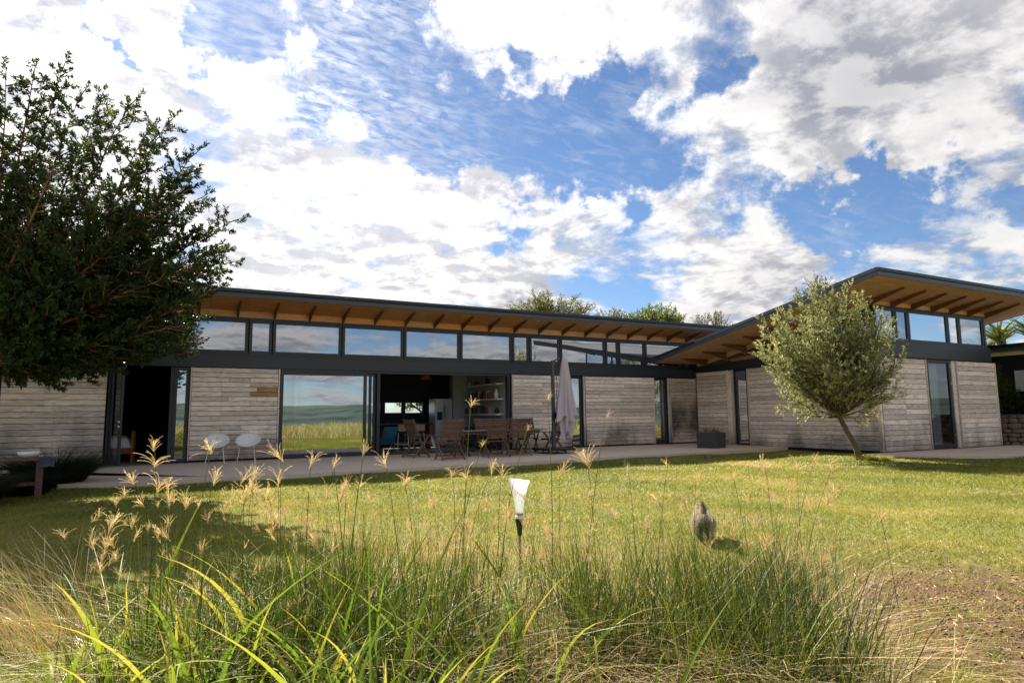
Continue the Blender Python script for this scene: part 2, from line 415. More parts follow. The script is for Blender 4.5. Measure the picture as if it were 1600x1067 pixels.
class B:
    """collects simple solids into one mesh"""
    def __init__(s): s.v = []; s.f = []

    def add(s, vs, fs):
        n = len(s.v)
        s.v += [tuple(v) for v in vs]
        s.f += [tuple(i+n for i in f) for f in fs]
        return s

    def box(s, x0, x1, y0, y1, z0, z1):
        return s.add([(x0, y0, z0), (x1, y0, z0), (x1, y1, z0), (x0, y1, z0), (x0, y0, z1), (x1, y0, z1), (x1, y1, z1), (x0, y1, z1)],
                     [(0, 3, 2, 1), (4, 5, 6, 7), (0, 1, 5, 4), (1, 2, 6, 5), (2, 3, 7, 6), (3, 0, 4, 7)])

    def prism(s, poly, axis, a, b):
        """poly: 2d points; extruded along axis from a to b"""
        n = len(poly)
        def P(p, t):
            if axis == 'X': return (t, p[0], p[1])
            if axis == 'Y': return (p[0], t, p[1])
            return (p[0], p[1], t)
        vs = [P(p, a) for p in poly]+[P(p, b) for p in poly]
        fs = [tuple(range(n))[::-1], tuple(range(n, 2*n))]+[(i, (i+1) % n, n+(i+1) % n, n+i) for i in range(n)]
        return s.add(vs, fs)

    def bar(s, a, b, w, h=None, up=(0, 0, 1)):
        h = h or w
        a, b = Vector(a), Vector(b)
        d = (b-a).normalized()
        u = Vector(up)
        if abs(d.dot(u)) > 0.98: u = Vector((0, 1, 0))
        r = d.cross(u).normalized()
        u = r.cross(d).normalized()
        vs = []
        for p in (a, b):
            for (i, j) in ((-1, -1), (1, -1), (1, 1), (-1, 1)):
                vs.append(p+r*(i*w/2)+u*(j*h/2))
        return s.add(vs, [(0, 1, 2, 3), (7, 6, 5, 4), (0, 4, 5, 1), (1, 5, 6, 2), (2, 6, 7, 3), (3, 7, 4, 0)])

    def tube(s, pts, rad, n=8):
        pts = [Vector(p) for p in pts]
        if not hasattr(rad, '__len__'): rad = [rad]*len(pts)
        base = len(s.v)
        ref = Vector((0.31, 0.17, 0.93))
        for i, p in enumerate(pts):
            d = (pts[min(i+1, len(pts)-1)]-pts[max(i-1, 0)]).normalized()
            r = d.cross(ref)
            if r.length < 0.05: r = d.cross(Vector((1, 0, 0)))
            r.normalize()
            u = r.cross(d)
            for k in range(n):
                a = 2*PI*k/n
                s.v.append(tuple(p+r*(math.cos(a)*rad[i])+u*(math.sin(a)*rad[i])))
        for i in range(len(pts)-1):
            for k in range(n):
                s.f.append((base+i*n+k, base+i*n+(k+1) % n, base+(i+1)*n+(k+1) % n, base+(i+1)*n+k))
        s.f.append(tuple(base+k for k in range(n))[::-1])
        s.f.append(tuple(base+(len(pts)-1)*n+k for k in range(n)))
        return s

    def lathe(s, prof, n=24, c=(0, 0, 0)):
        base = len(s.v)
        for (r, z) in prof:
            for k in range(n):
                a = 2*PI*k/n
                s.v.append((c[0]+r*math.cos(a), c[1]+r*math.sin(a), c[2]+z))
        for i in range(len(prof)-1):
            for k in range(n):
                s.f.append((base+i*n+k, base+i*n+(k+1) % n, base+(i+1)*n+(k+1) % n, base+(i+1)*n+k))
        return s

    def mesh(s, name, bevel=0.0, smooth=False):
        me = bpy.data.meshes.new(name)
        me.from_pydata(s.v, [], s.f)
        bm = bmesh.new()
        bm.from_mesh(me)
        bmesh.ops.recalc_face_normals(bm, faces=bm.faces)
        if bevel > 0:
            bmesh.ops.bevel(bm, geom=list(bm.edges), offset=bevel, segments=1, affect='EDGES')
        bm.to_mesh(me)
        bm.free()
        if smooth:
            for p in me.polygons: p.use_smooth = True
        return me

    def build(s, name, mat, parent=None, bevel=0.0, smooth=False, loc=(0, 0, 0), rot=(0, 0, 0)):
        return link(name, s.mesh(name, bevel, smooth), mat, parent, loc, rot)


def setkind(o, k='structure'):
    o['kind'] = k
    return o


# ------------------------------------------------------------------ ground, patio, hills
def ground_z(x, y):
    return -0.10 + 0.025*np.sin(x*0.8+1.0)*np.sin(y*0.7) + 0.012*np.sin(x*2.3+y*1.7)


def make_ground():
    xs = np.concatenate([[-6000, -2500, -900, -300, -120, -50, -25], np.arange(-14, 34, 0.4), [45, 70, 130, 300, 900, 2500, 6000]])
    ys = np.concatenate([[-6000, -2500, -900, -300, -120, -50, -20], np.arange(-10, 30, 0.4), [45, 70, 130, 300, 900, 2500, 6000]])
    X, Y = np.meshgrid(xs, ys)
    Z = ground_z(X, Y)
    far = np.clip((np.abs(X-9)-28)/20, 0, 1)+np.clip((np.abs(Y-10)-22)/20, 0, 1)
    Z = np.where(far > 0, -0.1, Z)
    Z = Z - np.clip(-Y-30, 0, 500)*0.03       # the land falls away behind the camera
    v = np.stack([X, Y, Z], -1).reshape(-1, 3)
    nx = len(xs)
    i, j = np.meshgrid(np.arange(nx-1), np.arange(len(ys)-1))
    a = (j*nx+i).ravel()
    f = np.stack([a, a+1, a+1+nx, a+nx], -1)
    return tag(link('ground', np_mesh('ground', v, f, smooth=True), M['ground']), kind='structure')


make_ground()

# wooded hills on the far side of the valley behind the camera (seen mirrored in the glass)
def make_hills():
    mt, N = newmat('distant_bushveld')
    g = N.n('ShaderNodeNewGeometry').outputs['Position']
    nz = N.n('ShaderNodeMapRange', {0: N.noise(N.mapping(g, scale=(1, 1, 4)), 0.006, 9, 0.7), 1: 0.35, 2: 0.65}).outputs[0]
    c = N.mixc(nz, (0.024, 0.045, 0.050), (0.12, 0.15, 0.11))  # woodland greens with a bluish cast that stands in for distance haze
    finish(N, c, 0.95, spec=0.05)
    vs, fs = [], []
    ang = np.linspace(math.radians(170), math.radians(375), 120)
    rr = [260, 500, 900, 1300, 1700, 2200]
    for i, a in enumerate(ang):
        for k, r in enumerate(rr):
            ridge = [-16, -16, -8, 6, 20, 34][k]
            h = ridge + 9*math.sin(a*7+k*1.3)*(k > 1) + 5*math.sin(a*19+k*2.1)*(k > 1) + random.uniform(-1, 1)
            vs.append((r*math.cos(a), r*math.sin(a), h))
    n = len(rr)
    for i in range(len(ang)-1):
        for k in range(n-1):
            fs.append((i*n+k, i*n+k+1, (i+1)*n+k+1, (i+1)*n+k))
    o = link('hills', np_mesh('hills', vs, fs, smooth=True), mt)
    return tag(o, kind='structure')


make_hills()

# ---- patio of cast concrete bays
patio = thing('patio', None, None)
patio['kind'] = 'structure'
DK = [(-1.83, 14.56), (3.15, 14.44), (9.81, 14.84), (16.8, 15.15), (18.88, 15.3)]
def edge_y(x):
    for (x0, y0), (x1, y1) in zip(DK[:-1], DK[1:]):
        if x <= x1: return y0+(y1-y0)*(x-x0)/(x1-x0)
    return DK[-1][1]
cuts = [-1.83, 0.9, 3.15, 6.2, 9.81, 12.9, 16.0, 18.88]
for i in range(len(cuts)-1):
    a, b = cuts[i]+0.006, cuts[i+1]-0.006
    ya, yb = edge_y(a), edge_y(b)
    poly = [(a, ya), (b, yb), (b, 19.625), (a-(1.7 if i == 0 else 0), 19.625)]
    if i == 0: poly.insert(3, (a-1.7, 18.2))
    B().prism(poly, 'Z', -0.35, 0.0 if i else 0.0).build('paving_slab', M['concrete'], patio, bevel=0.006)
path = thing('path', None, None)
path['kind'] = 'structure'
for (a, b) in ((17.9, 20.3), (20.31, 23.2), (23.21, 27.5)):
    def pe(x): return 11.1 if x < 18 else (9.25 if 20 <= x else 11.1-(x-17.9)*0.77)
    B().prism([(a, pe(a)), (b, pe(b)), (b, 11.86), (a, 11.86)], 'Z', -0.3, -0.03).build('paving_slab', M['concrete'], path, bevel=0.006)


# ------------------------------------------------------------------ house: shared builders
plank_cache = {}
def plank_mesh(length, h, mat_key):
    key = (round(length, 2), round(h, 3), mat_key)
    if key not in plank_cache:
        L = key[0]
        me = B().box(0.002, L-0.002, -0.012, 0.012, 0.006, h-0.006).mesh('plank', bevel=0.004)
        me.materials.append(M[mat_key])
        plank_cache[key] = me
    return plank_cache[key]


def cladding(parent, x0, x1, z0, z1, rows, y, joints=1, mat='plank', fresh=(), plane='XZ', along=1, label=None):
    """a panel of horizontal planks: a part whose planks are its children. x0..x1 runs along the wall"""
    L = x1-x0
    h = (z1-z0)/rows
    # backing frame
    if plane == 'XZ':
        p = B().box(x0+0.02, x1-0.02, y+0.014, y+0.05, z0+0.02, z1-0.02).build('cladding_panel', M['darkwall'], parent)
    else:
        p = B().box(y+0.014, y+0.05, x0+0.02, x1-0.02, z0+0.02, z1-0.02).build('cladding_panel', M['darkwall'], parent)
    if label: p['label'] = label
    js = sorted({round(x0+L*(k+1)/(joints+1), 2) for k in range(joints)})
    for r in range(rows):
        if joints and r % 2 == 0:
            cut = [x0]+[round(j+random.choice((-0.22, 0, 0.0, 0.18)), 2) for j in js]+[x1]
        elif joints and random.random() < 0.6:
            cut = [x0]+js+[x1]
        else:
            cut = [x0, x1]
        for a, b in zip(cut[:-1], cut[1:]):
            mk = mat
            if (r in fresh) and b > x1-0.01:
                mk = 'plank_new'
            me = plank_mesh(b-a, h, mk)
            pr = random.uniform(-0.0035, 0.0035)
            if plane == 'XZ':
                o = link('plank', me, None, p, (a, y+pr, z0+r*h), (0, 0, 0))
            else:
                o = link('plank', me, None, p, (y+pr, a, z0+r*h), (0, 0, PI/2))
            o.rotation_euler[1] = random.uniform(-0.0012, 0.0012) if plane == 'XZ' else 0
    return p


def window(parent, x0, x1, z0, z1, y, fw=0.07, plane='XZ', glass='glass', name='window', depth=0.07):
    b = B()
    d0, d1 = y-depth/2, y+depth/2
    def bx(a, c, e, f):
        if plane == 'XZ': b.box(a, c, d0, d1, e, f)
        else: b.box(d0, d1, a, c, e, f)
    bx(x0, x1, z1-fw, z1)
    bx(x0, x1, z0, z0+fw)
    bx(x0, x0+fw, z0+fw+0.0005, z1-fw-0.0005)
    bx(x1-fw, x1, z0+fw+0.0005, z1-fw-0.0005)
    w = b.build(name, M['metal'], parent, bevel=0.004)
    g = B()
    if plane == 'XZ': g.add([(x0+fw, y, z0+fw), (x1-fw, y, z0+fw), (x1-fw, y, z1-fw), (x0+fw, y, z1-fw)], [(0, 1, 2, 3)])
    else: g.add([(y, x0+fw, z0+fw), (y, x1-fw, z0+fw), (y, x1-fw, z1-fw), (y, x0+fw, z1-fw)], [(0, 1, 2, 3)])
    g.build('pane', M[glass], w)
    # inner glazing bead
    return w


SL = math.tan(math.radians(10.27))

# ------------------------------------------------------------------ main house
FY = 19.75          # wall line
house = thing('long_house', 'long low house clad in greyed planks, its sliding glass doors open to the patio', 'house', (8.0, FY, 0))
class Par:          # children are given in world coordinates
    pass
def under(o):
    """turn a thing placed away from the origin into a parent for world-coordinate children"""
    bpy.context.view_layer.update()
    return o
house.location = (0, 0, 0)
X0, X1, YB = -9.0, 25.0, 25.4
RE, ZE = 18.55, 4.46       # roof edge line and its underside
def sof(y): return ZE-(y-RE)*SL
# floor, back and end walls, ceiling
B().box(X0, 18.86, FY-0.12, YB, -0.3, -0.004).build('interior_floor', M['infloor'], house)
bw = B()
wins = [(6.75, 7.37), (7.52, 8.26), (8.37, 9.16)]
zz0, zz1 = 1.30, 1.76
xs = [X0]+[v for w in wins for v in w]+[X1]
bw.box(X0, X1, YB-0.2, YB, -0.3, zz0)
bw.box(X0, X1, YB-0.2, YB, zz1, 3.2)
for i in range(0, len(xs), 2):
    bw.box(xs[i], xs[i+1], YB-0.2, YB, zz0+0.0005, zz1-0.0005)
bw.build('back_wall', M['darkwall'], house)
for (a, b) in wins: window(house, a, b, zz0, zz1, YB-0.12, 0.03, glass='glass_clear')
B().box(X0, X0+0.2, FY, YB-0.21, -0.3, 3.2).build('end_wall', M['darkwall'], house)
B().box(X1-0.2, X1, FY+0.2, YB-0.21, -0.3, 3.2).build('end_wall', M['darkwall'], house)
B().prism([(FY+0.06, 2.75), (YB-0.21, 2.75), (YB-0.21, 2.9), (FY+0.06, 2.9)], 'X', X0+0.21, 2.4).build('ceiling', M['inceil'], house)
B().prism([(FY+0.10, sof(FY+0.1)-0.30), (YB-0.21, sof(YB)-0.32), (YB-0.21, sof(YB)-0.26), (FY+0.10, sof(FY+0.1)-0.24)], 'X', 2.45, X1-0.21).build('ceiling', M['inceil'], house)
# partitions
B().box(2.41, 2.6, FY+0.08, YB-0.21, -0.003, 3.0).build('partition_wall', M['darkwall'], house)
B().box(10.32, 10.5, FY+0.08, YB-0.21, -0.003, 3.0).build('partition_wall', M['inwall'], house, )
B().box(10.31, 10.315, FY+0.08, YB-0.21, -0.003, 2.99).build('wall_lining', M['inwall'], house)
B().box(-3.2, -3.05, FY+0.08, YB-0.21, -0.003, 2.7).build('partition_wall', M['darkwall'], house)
B().box(9.7, 10.30, 23.3, 23.5, -0.003, 2.85).build('wall_pier', M['inwall'], house)
# front wall behind the cladding
for (a, b) in ((X0, -3.72), (-3.70, -1.53), (0.40, 2.69), (10.30, 12.74), (13.30, 16.64), (17.32, 18.86)):
    B().box(a, b, FY-0.05, FY+0.05, 0.0, 2.6).build('front_wall', M['darkwall'], house)
# beam
B().box(X0, 18.86, FY-0.17, FY+0.05, 2.60, 2.955).build('beam', M['metal'], house, bevel=0.006)
B().box(X0, 18.86, FY-0.10, FY+0.03, 2.958, 3.02).build('window_sill', M['metal'], house, bevel=0.004)
# clerestory
MUL = [-8.0, -6.0, -4.1, -2.1, -0.15, 1.83, 2.48, 4.50, 6.48, 8.45, 10.43, 11.13, 12.42, 14.45, 15.07, 16.37, 18.30, 20.2, 22.2, 24.2]
for a, b in zip(MUL[:-1], MUL[1:]):
    window(house, a+0.012, b-0.012, 3.022, 4.00, FY-0.02, 0.085)
B().box(X0, X1, FY-0.07, FY+0.05, 4.003, 4.065).build('head_rail', M['metal'], house, bevel=0.003)
# boards between rafters, soffit, rafters
raf = [k*1.0-8.48 for k in range(34)]
for a, b in zip(raf[:-1], raf[1:]):
    B().prism([(FY-0.055, 4.068), (FY-0.02, 4.068), (FY-0.02, sof(FY)-0.003), (FY-0.055, sof(FY-0.05)-0.003)], 'X', a+0.028, b-0.028).build('blocking_board', M['board'], house)
pw = 2.44
x = X0
while x < X1-0.1:
    b_ = min(x+pw, X1)
    B().prism([(RE+0.01, sof(RE)+0.0), (YB+0.6, sof(YB+0.6)), (YB+0.6, sof(YB+0.6)+0.02), (RE+0.01, sof(RE)+0.02)], 'X', x+0.003, b_-0.003).build('soffit_panel', M['ply'], house)
    x += pw
rme = B().prism([(0, 4.068), (-0.95, sof(FY-0.95)-0.035), (-0.95, sof(FY-0.95)-0.002), (0, sof(FY)-0.002)], 'X', -0.025, 0.025).mesh('rafter', 0.003)
rme.materials.append(M['rafter'])
for xr in raf: link('rafter', rme, None, house, (xr, FY-0.03, 0))
# roof deck, fascia, gutter
B().prism([(RE+0.0, sof(RE)+0.022), (YB+0.6, sof(YB+0.6)+0.022), (YB+0.6, sof(YB+0.6)+0.20), (RE+0.0, sof(RE)+0.20)], 'X', X0, X1).build('roof', M['roofing'], house)
B().box(X0-0.02, X1, RE-0.035, RE-0.003, ZE-0.012, ZE+0.115).build('fascia', M['fascia'], house, bevel=0.004)
B().box(X0-0.02, X1, RE-0.10, RE-0.003, ZE+0.118, ZE+0.215).build('gutter', M['metal'], house, bevel=0.012)
# cladding panels
cladding(house, -3.74, -1.56, 0.05, 2.585, 17, FY-0.16, 1, label='shaded grey plank panel at the left end')
cladding(house, 0.42, 2.66, 0.05, 2.585, 19, FY-0.16, 2, fresh=(14, 13), label='plank panel with two newer orange boards, behind the white chairs')
cladding(house, 10.40, 12.72, 0.05, 2.585, 19, FY-0.16, 1)
cladding(house, 13.42, 16.62, 0.05, 2.585, 19, FY-0.16, 1)
cladding(house, 17.52, 18.86, 0.05, 2.585, 19, FY-0.16, 0, mat='plank_mould', label='plank panel blackened by mould, in the inner corner')
for xt in (0.38, 2.67, 10.36, 12.725, 13.34, 16.625, 17.38, 17.47):
    B().box(xt, xt+0.035, FY-0.185, FY-0.11, 0.045, 2.59).build('edge_batten', M['plank'], house, bevel=0.003)
# door and sliding glass
window(house, -0.02, 0.36, 0.02, 2.59, FY-0.06, 0.09, glass='glass', name='side_light')
B().box(-0.10, -0.025, FY-0.11, FY+0.02, 0.0, 2.59).build('door_post', M['metal'], house)
B().box(-1.52, -1.46, FY-0.11, FY+0.02, 0.0, 2.59).build('door_post', M['metal'], house)
# open door leaf swung outwards at the left jamb
leaf = link('open_door', None, parent=house, loc=(-1.45, FY-0.12, 0), rot=(0, 0, math.radians(-62)))
lf = B()
for bx in ((0, 0.62, 2.42, 2.52), (0, 0.62, 0.03, 0.18), (0, 0.085, 0.181, 2.419), (0.535, 0.62, 0.181, 2.419)):
    lf.box(bx[0], bx[1], -0.025, 0.025, bx[2], bx[3])
lf.build('door_frame', M['metal'], leaf)
B().add([(0.085, 0, 0.18), (0.535, 0, 0.18), (0.535, 0, 2.42), (0.085, 0, 2.42)], [(0, 1, 2, 3)]).build('pane', M['glass_clear'], leaf)
B().box(0.545, 0.61, -0.06, -0.027, 0.98, 1.02).box(0.545, 0.61, -0.06, -0.027, 1.1, 1.14).build('handle', M['chrome'], leaf)
def slider(a, b, y, fw=0.10):
    w = window(house, a, b, 0.03, 2.53, y, fw, glass='glass', name='sliding_door', depth=0.045)
    return w
slider(2.72, 5.28, FY-0.10)
slider(3.05, 5.45, FY-0.04, 0.09)
slider(3.30, 5.60, FY+0.02, 0.09)
B().box(5.605, 5.70, FY-0.13, FY+0.05, 0.03, 2.53).build('door_post', M['metal'], house)
B().box(10.20, 10.28, FY-0.13, FY+0.05, 0.0, 2.53).build('door_post', M['metal'], house)
B().box(2.70, 10.30, FY-0.13, FY+0.05, 2.532, 2.598).build('door_head', M['metal'], house)
B().box(2.70, 10.30, FY-0.14, FY+0.05, -0.02, 0.028).build('door_track', M['metal'], house)
window(house, 12.78, 13.30, 0.03, 2.58, FY-0.04, 0.08, glass='glass', name='glass_door')
window(house, 16.68, 17.34, 0.03, 2.58, FY-0.04, 0.08, glass='glass', name='glass_door')
# curtain behind the first glass
def curtain(parent, x0, x1, y, z0, z1, mat, plane='XZ', waves=9, name='curtain'):
    n = waves*6
    vs = []
    for i in range(n+1):
        t = i/n
        xx = x0+(x1-x0)*t
        dy = 0.035*math.sin(t*waves*2*PI)+0.01*math.sin(t*17)
        for z in (z0, z1):
            vs.append((xx, y+dy, z) if plane == 'XZ' else (y+dy, xx, z))
    fs = [(2*i, 2*i+2, 2*i+3, 2*i+1) for i in range(n)]
    return link(name, np_mesh(name, vs, fs, smooth=True), mat, parent)
curtain(house, 2.80, 3.25, FY+0.22, 0.05, 2.5, M['curtain'], waves=6)
curtain(house, 12.7, 13.3, FY+0.2, 0.05, 2.5, M['curtain_dark'], waves=6)
curtain(house, 16.7, 17.3, FY+0.2, 0.05, 2.5, M['curtain_dark'], waves=6)
# little spot in the soffit
B().lathe([(0.0, -0.004), (0.055, -0.004), (0.06, 0.006)], 14, (11.0, FY-0.9, sof(FY-0.9))).build('downlight', M['whitepaint'], house)

# ------------------------------------------------------------------ side wing
WX, WY = 18.9, 11.95
wing = thing('side_wing', 'nearer house wing at right with tapering plank walls and a high corner roof', 'house')
def sofw(y): return 4.88-(y-10.4)*0.1815
WR = 25.6
# walls
for (a, b) in ((WY+0.04, 16.93), (17.66, 19.57)):
    B().box(WX+0.05, WX+0.15, a, b, -0.15, 2.84).build('side_wall', M['darkwall'], wing)
for (a, b) in ((WX+0.151, 21.42), (22.95, WR)):
    B().box(a, b, WY+0.06, WY+0.16, -0.15, 2.84).build('front_wall', M['darkwall'], wing)
B().box(WR-0.1, WR, WY+0.161, 22.0, -0.15, 2.84).build('end_wall', M['darkwall'], wing)
B().box(WX+0.16, WR-0.11, WY+0.17, 22.0, -0.15, 0.0).build('interior_floor', M['infloor'], wing)
B().box(WX+0.16, WR-0.11, 19.9, 20.0, 0.001, 2.9).build('partition_wall', M['inwall'], wing)
B().box(23.6, 23.7, WY+0.2, 19.8, 0.001, 2.84).build('partition_wall', M['inwall'], wing)
# beams
B().box(WX-0.06, WR-0.25, WY-0.08, WY+0.10, 2.87, 3.33).build('beam', M['metal'], wing, bevel=0.006)
B().prism([(WY+0.11, 2.84), (19.57, 2.84), (19.57, 3.08), (WY+0.11, 3.33)], 'X', WX-0.06, WX+0.12).build('beam', M['metal'], wing, bevel=0.006)
B().box(WX-0.02, WR-0.3, WY-0.04, WY+0.06, 3.333, 3.39).build('window_sill', M['metal'], wing, bevel=0.003)
WM = [18.92, 19.97, 20.65, 22.88, 23.58, 25.08]
for a, b in zip(WM[:-1], WM[1:]):
    window(wing, a+0.01, b-0.01, 3.392, 4.40, WY+0.0, 0.075)
B().box(WX-0.02, 25.2, WY-0.05, WY+0.06, 4.403, 4.47).build('head_rail', M['metal'], wing, bevel=0.003)
B().box(25.09, 25.2, WY-0.05, WY+0.06, 3.333, 4.402).build('corner_post', M['metal'], wing)
# glazed wedges between beam and roof on both long sides
for xw in (WX+0.02, 25.14):
    fr = B()
    ys = [WY+0.12, 14.2, 16.4, 18.6] if xw < 20 else [WY+0.12, 14.2, 16.4, 18.6, 21.0]
    for yy in ys[1:]:
        fr.box(xw-0.03, xw+0.03, yy-0.03, yy+0.03, 3.1 if xw < 20 else 2.84, sofw(yy)-0.06)
    yl = 19.5 if xw < 20 else 21.9
    fr.bar((xw, WY+0.12, sofw(WY+0.12)-0.05), (xw, yl, sofw(yl)-0.05), 0.07, 0.07)
    f_ = fr.build('side_window', M['metal'], wing)
    zb = (lambda y: 3.33-(y-WY)*0.033) if xw < 20 else (lambda y: 2.84)
    B().add([(xw, WY+0.12, zb(WY)), (xw, yl, zb(yl)), (xw, yl, sofw(yl)-0.05), (xw, WY+0.12, sofw(WY+0.12)-0.05)], [(0, 1, 2, 3)]).build('pane', M['glass_clear'], f_)
# soffit, blocking, rafters
RX0, RX1, RY0, RY1 = 16.77, 27.3, 10.4, 19.72
x = RX0
while x < RX1-0.05:
    b_ = min(x+1.22*1.45, RX1)
    B().prism([(RY0+0.01, sofw(RY0)), (RY1+(0 if x < 18.6 else 2.4), sofw(RY1+(0 if x < 18.6 else 2.4))), (RY1+(0 if x < 18.6 else 2.4), sofw(RY1+(0 if x < 18.6 else 2.4))+0.02), (RY0+0.01, sofw(RY0)+0.02)], 'X', x+0.003, b_-0.003).build('soffit_panel', M['ply'], wing)
    x = b_
wr = [18.71+1.095*k for k in range(7)]
for a, b in zip(wr[:-1], wr[1:]):
    B().prism([(WY-0.03, 4.473), (WY+0.01, 4.473), (WY+0.01, sofw(WY+0.01)-0.003), (WY-0.03, sofw(WY-0.03)-0.003)], 'X', max(a+0.028, WX), b-0.028).build('blocking_board', M['board'], wing)
rme2 = B().prism([(0, 4.475-0.06), (-1.1, sofw(WY-1.1)-0.045), (-1.1, sofw(WY-1.1)-0.002), (0, sofw(WY)-0.002)], 'X', -0.03, 0.03).mesh('rafter', 0.003)
rme2.materials.append(M['rafter'])
for xr in wr[:]: link('rafter', rme2, None, wing, (xr, WY-0.032, 0))
for k in range(7):
    yy = 12.9+k*1.0
    zt = sofw(yy)-0.008
    B().prism([(WX-0.03, zt-0.26), (WX-1.25, zt-0.04), (WX-1.25, zt), (WX-0.03, zt)], 'Y', yy-0.028, yy+0.028).build('rafter', M['rafter'], wing, bevel=0.003)
B().prism([(WY+0.13, sofw(WY+0.13)-0.19), (19.5, sofw(19.5)-0.19), (19.5, sofw(19.5)-0.012), (WY+0.13, sofw(WY+0.13)-0.012)], 'X', WX-0.028, WX-0.012).build('blocking_board', M['board'], wing)
# roof
B().prism([(RY0, sofw(RY0)+0.022), (RY1, sofw(RY1)+0.022), (RY1, sofw(RY1)+0.19), (RY0, sofw(RY0)+0.19)], 'X', RX0, RX1).build('roof', M['roofing'], wing)
B().box(RX0-0.03, RX1+0.03, RY0-0.035, RY0-0.003, sofw(RY0)-0.012, sofw(RY0)+0.115).build('fascia', M['fascia'], wing, bevel=0.004)
B().box(RX0-0.05, RX1+0.05, RY0-0.07, RY0-0.003, sofw(RY0)+0.118, sofw(RY0)+0.215).build('gutter', M['metal'], wing, bevel=0.01)
for xv in (RX0-0.033, RX1+0.003):
    B().prism([(RY0-0.002, sofw(RY0)-0.012), (RY1, sofw(RY1)-0.012), (RY1, sofw(RY1)+0.115), (RY0-0.002, sofw(RY0)+0.115)], 'X', xv, xv+0.03).build('verge_board', M['fascia'], wing)
    B().prism([(RY0-0.002, sofw(RY0)+0.118), (RY1, sofw(RY1)+0.118), (RY1, sofw(RY1)+0.215), (RY0-0.002, sofw(RY0)+0.215)], 'X', xv-0.02, xv+0.05).build('verge_cap', M['metal'], wing)
B().box(RX0-0.03, WX-0.05, RY1+0.001, RY1+0.03, sofw(RY1)-0.012, sofw(RY1)+0.2).build('fascia', M['fascia'], wing)
# cladding
cladding(wing, 17.98, 19.55, 0.0, 2.82, 19, WX-0.02, 0, plane='YZ', label='short plank panel in the inner corner beside the planter')
cladding(wing, 12.01, 16.88, 0.0, 2.83, 19, WX-0.02, 2, plane='YZ', label='widest plank panel, behind the small tree')
cladding(wing, 19.00, 21.38, -0.02, 2.85, 18, WY-0.02, 1)
cladding(wing, 23.22, 25.58, -0.02, 2.85, 18, WY-0.02, 0)
B().box(WX-0.05, WX+0.04, WY-0.05, WY+0.055, -0.02, 2.835).build('corner_batten', M['plank'], wing, bevel=0.003)
for (ya, yb) in ((17.63, 17.70), (17.86, 17.95), (16.89, 16.94)):
    B().box(WX-0.05, WX+0.03, ya, yb, 0.0, 2.83).build('edge_batten', M['plank'], wing, bevel=0.003)
B().box(WX-0.01, WX+0.02, 17.705, 17.855, 0.02, 2.80).build('edge_batten', M['plank'], wing)
for (xa, xb) in ((21.385, 21.44), (23.15, 23.21), (25.585, 25.625)):
    B().box(xa, xb, WY-0.055, WY+0.03, -0.02, 2.85).build('edge_batten', M['plank'], wing, bevel=0.003)
B().box(22.93, 23.14, WY-0.01, WY+0.03, -0.02, 2.85).build('edge_batten', M['plank'], wing)
window(wing, 21.50, 22.86, 0.0, 2.86, WY+0.03, 0.11, glass='glass_clear', name='glass_door')
B().box(21.53, 21.66, WY-0.06, WY-0.02, 1.00, 1.03).box(21.56, 21.60, WY-0.02, WY+0.0, 0.93, 1.10).build('handle', M['chrome'], wing)
for hz in (0.35, 2.05, 2.62):
    B().box(22.80, 22.85, WY-0.03, WY-0.008, hz, hz+0.10).build('hinge', M['chrome'], wing)
window(wing, 16.98, 17.60, 0.0, 2.82, WX+0.06, 0.07, plane='YZ', glass='glass_clear', name='glass_door')
curtain(wing, 21.75, 22.30, WY+0.16, 0.05, 2.80, M['curtain'], waves=6)
curtain(wing, 16.95, 17.6, WX+0.3, 0.05, 2.8, M['curtain_dark'], plane='YZ', waves=6)
curtain(wing, 22.5, 22.7, WY+0.6, 0.05, 2.8, M['curtain'], waves=2)

# ------------------------------------------------------------------ neighbouring low building, stone wall
nb = thing('outbuilding', 'low dark outbuilding with a flat grey roof edge behind the right wing', 'building')
B().prism([(27.4, 3.42), (33.0, 3.30), (33.0, 3.50), (27.4, 3.62)], 'Y', 9.0, 24.0).build('roof', M['roofing'], nb)
B().box(27.34, 27.397, 8.95, 24.0, 3.40, 3.52).build('fascia', M['fascia'], nb, bevel=0.004)
B().box(27.28, 27.397, 8.95, 24.0, 3.523, 3.64).build('gutter', M['metal'], nb, bevel=0.01)
B().box(28.3, 28.5, 9.2, 23.5, -0.2, 3.28).build('wall', M['darkwall'], nb)
wn = B().box(28.22, 28.29, 12.05, 12.55, 1.75, 2.75).build('window', M['metal'], nb)
B().box(28.19, 28.215, 12.12, 12.48, 1.9, 2.68).build('pane', M['blind_white'], wn)

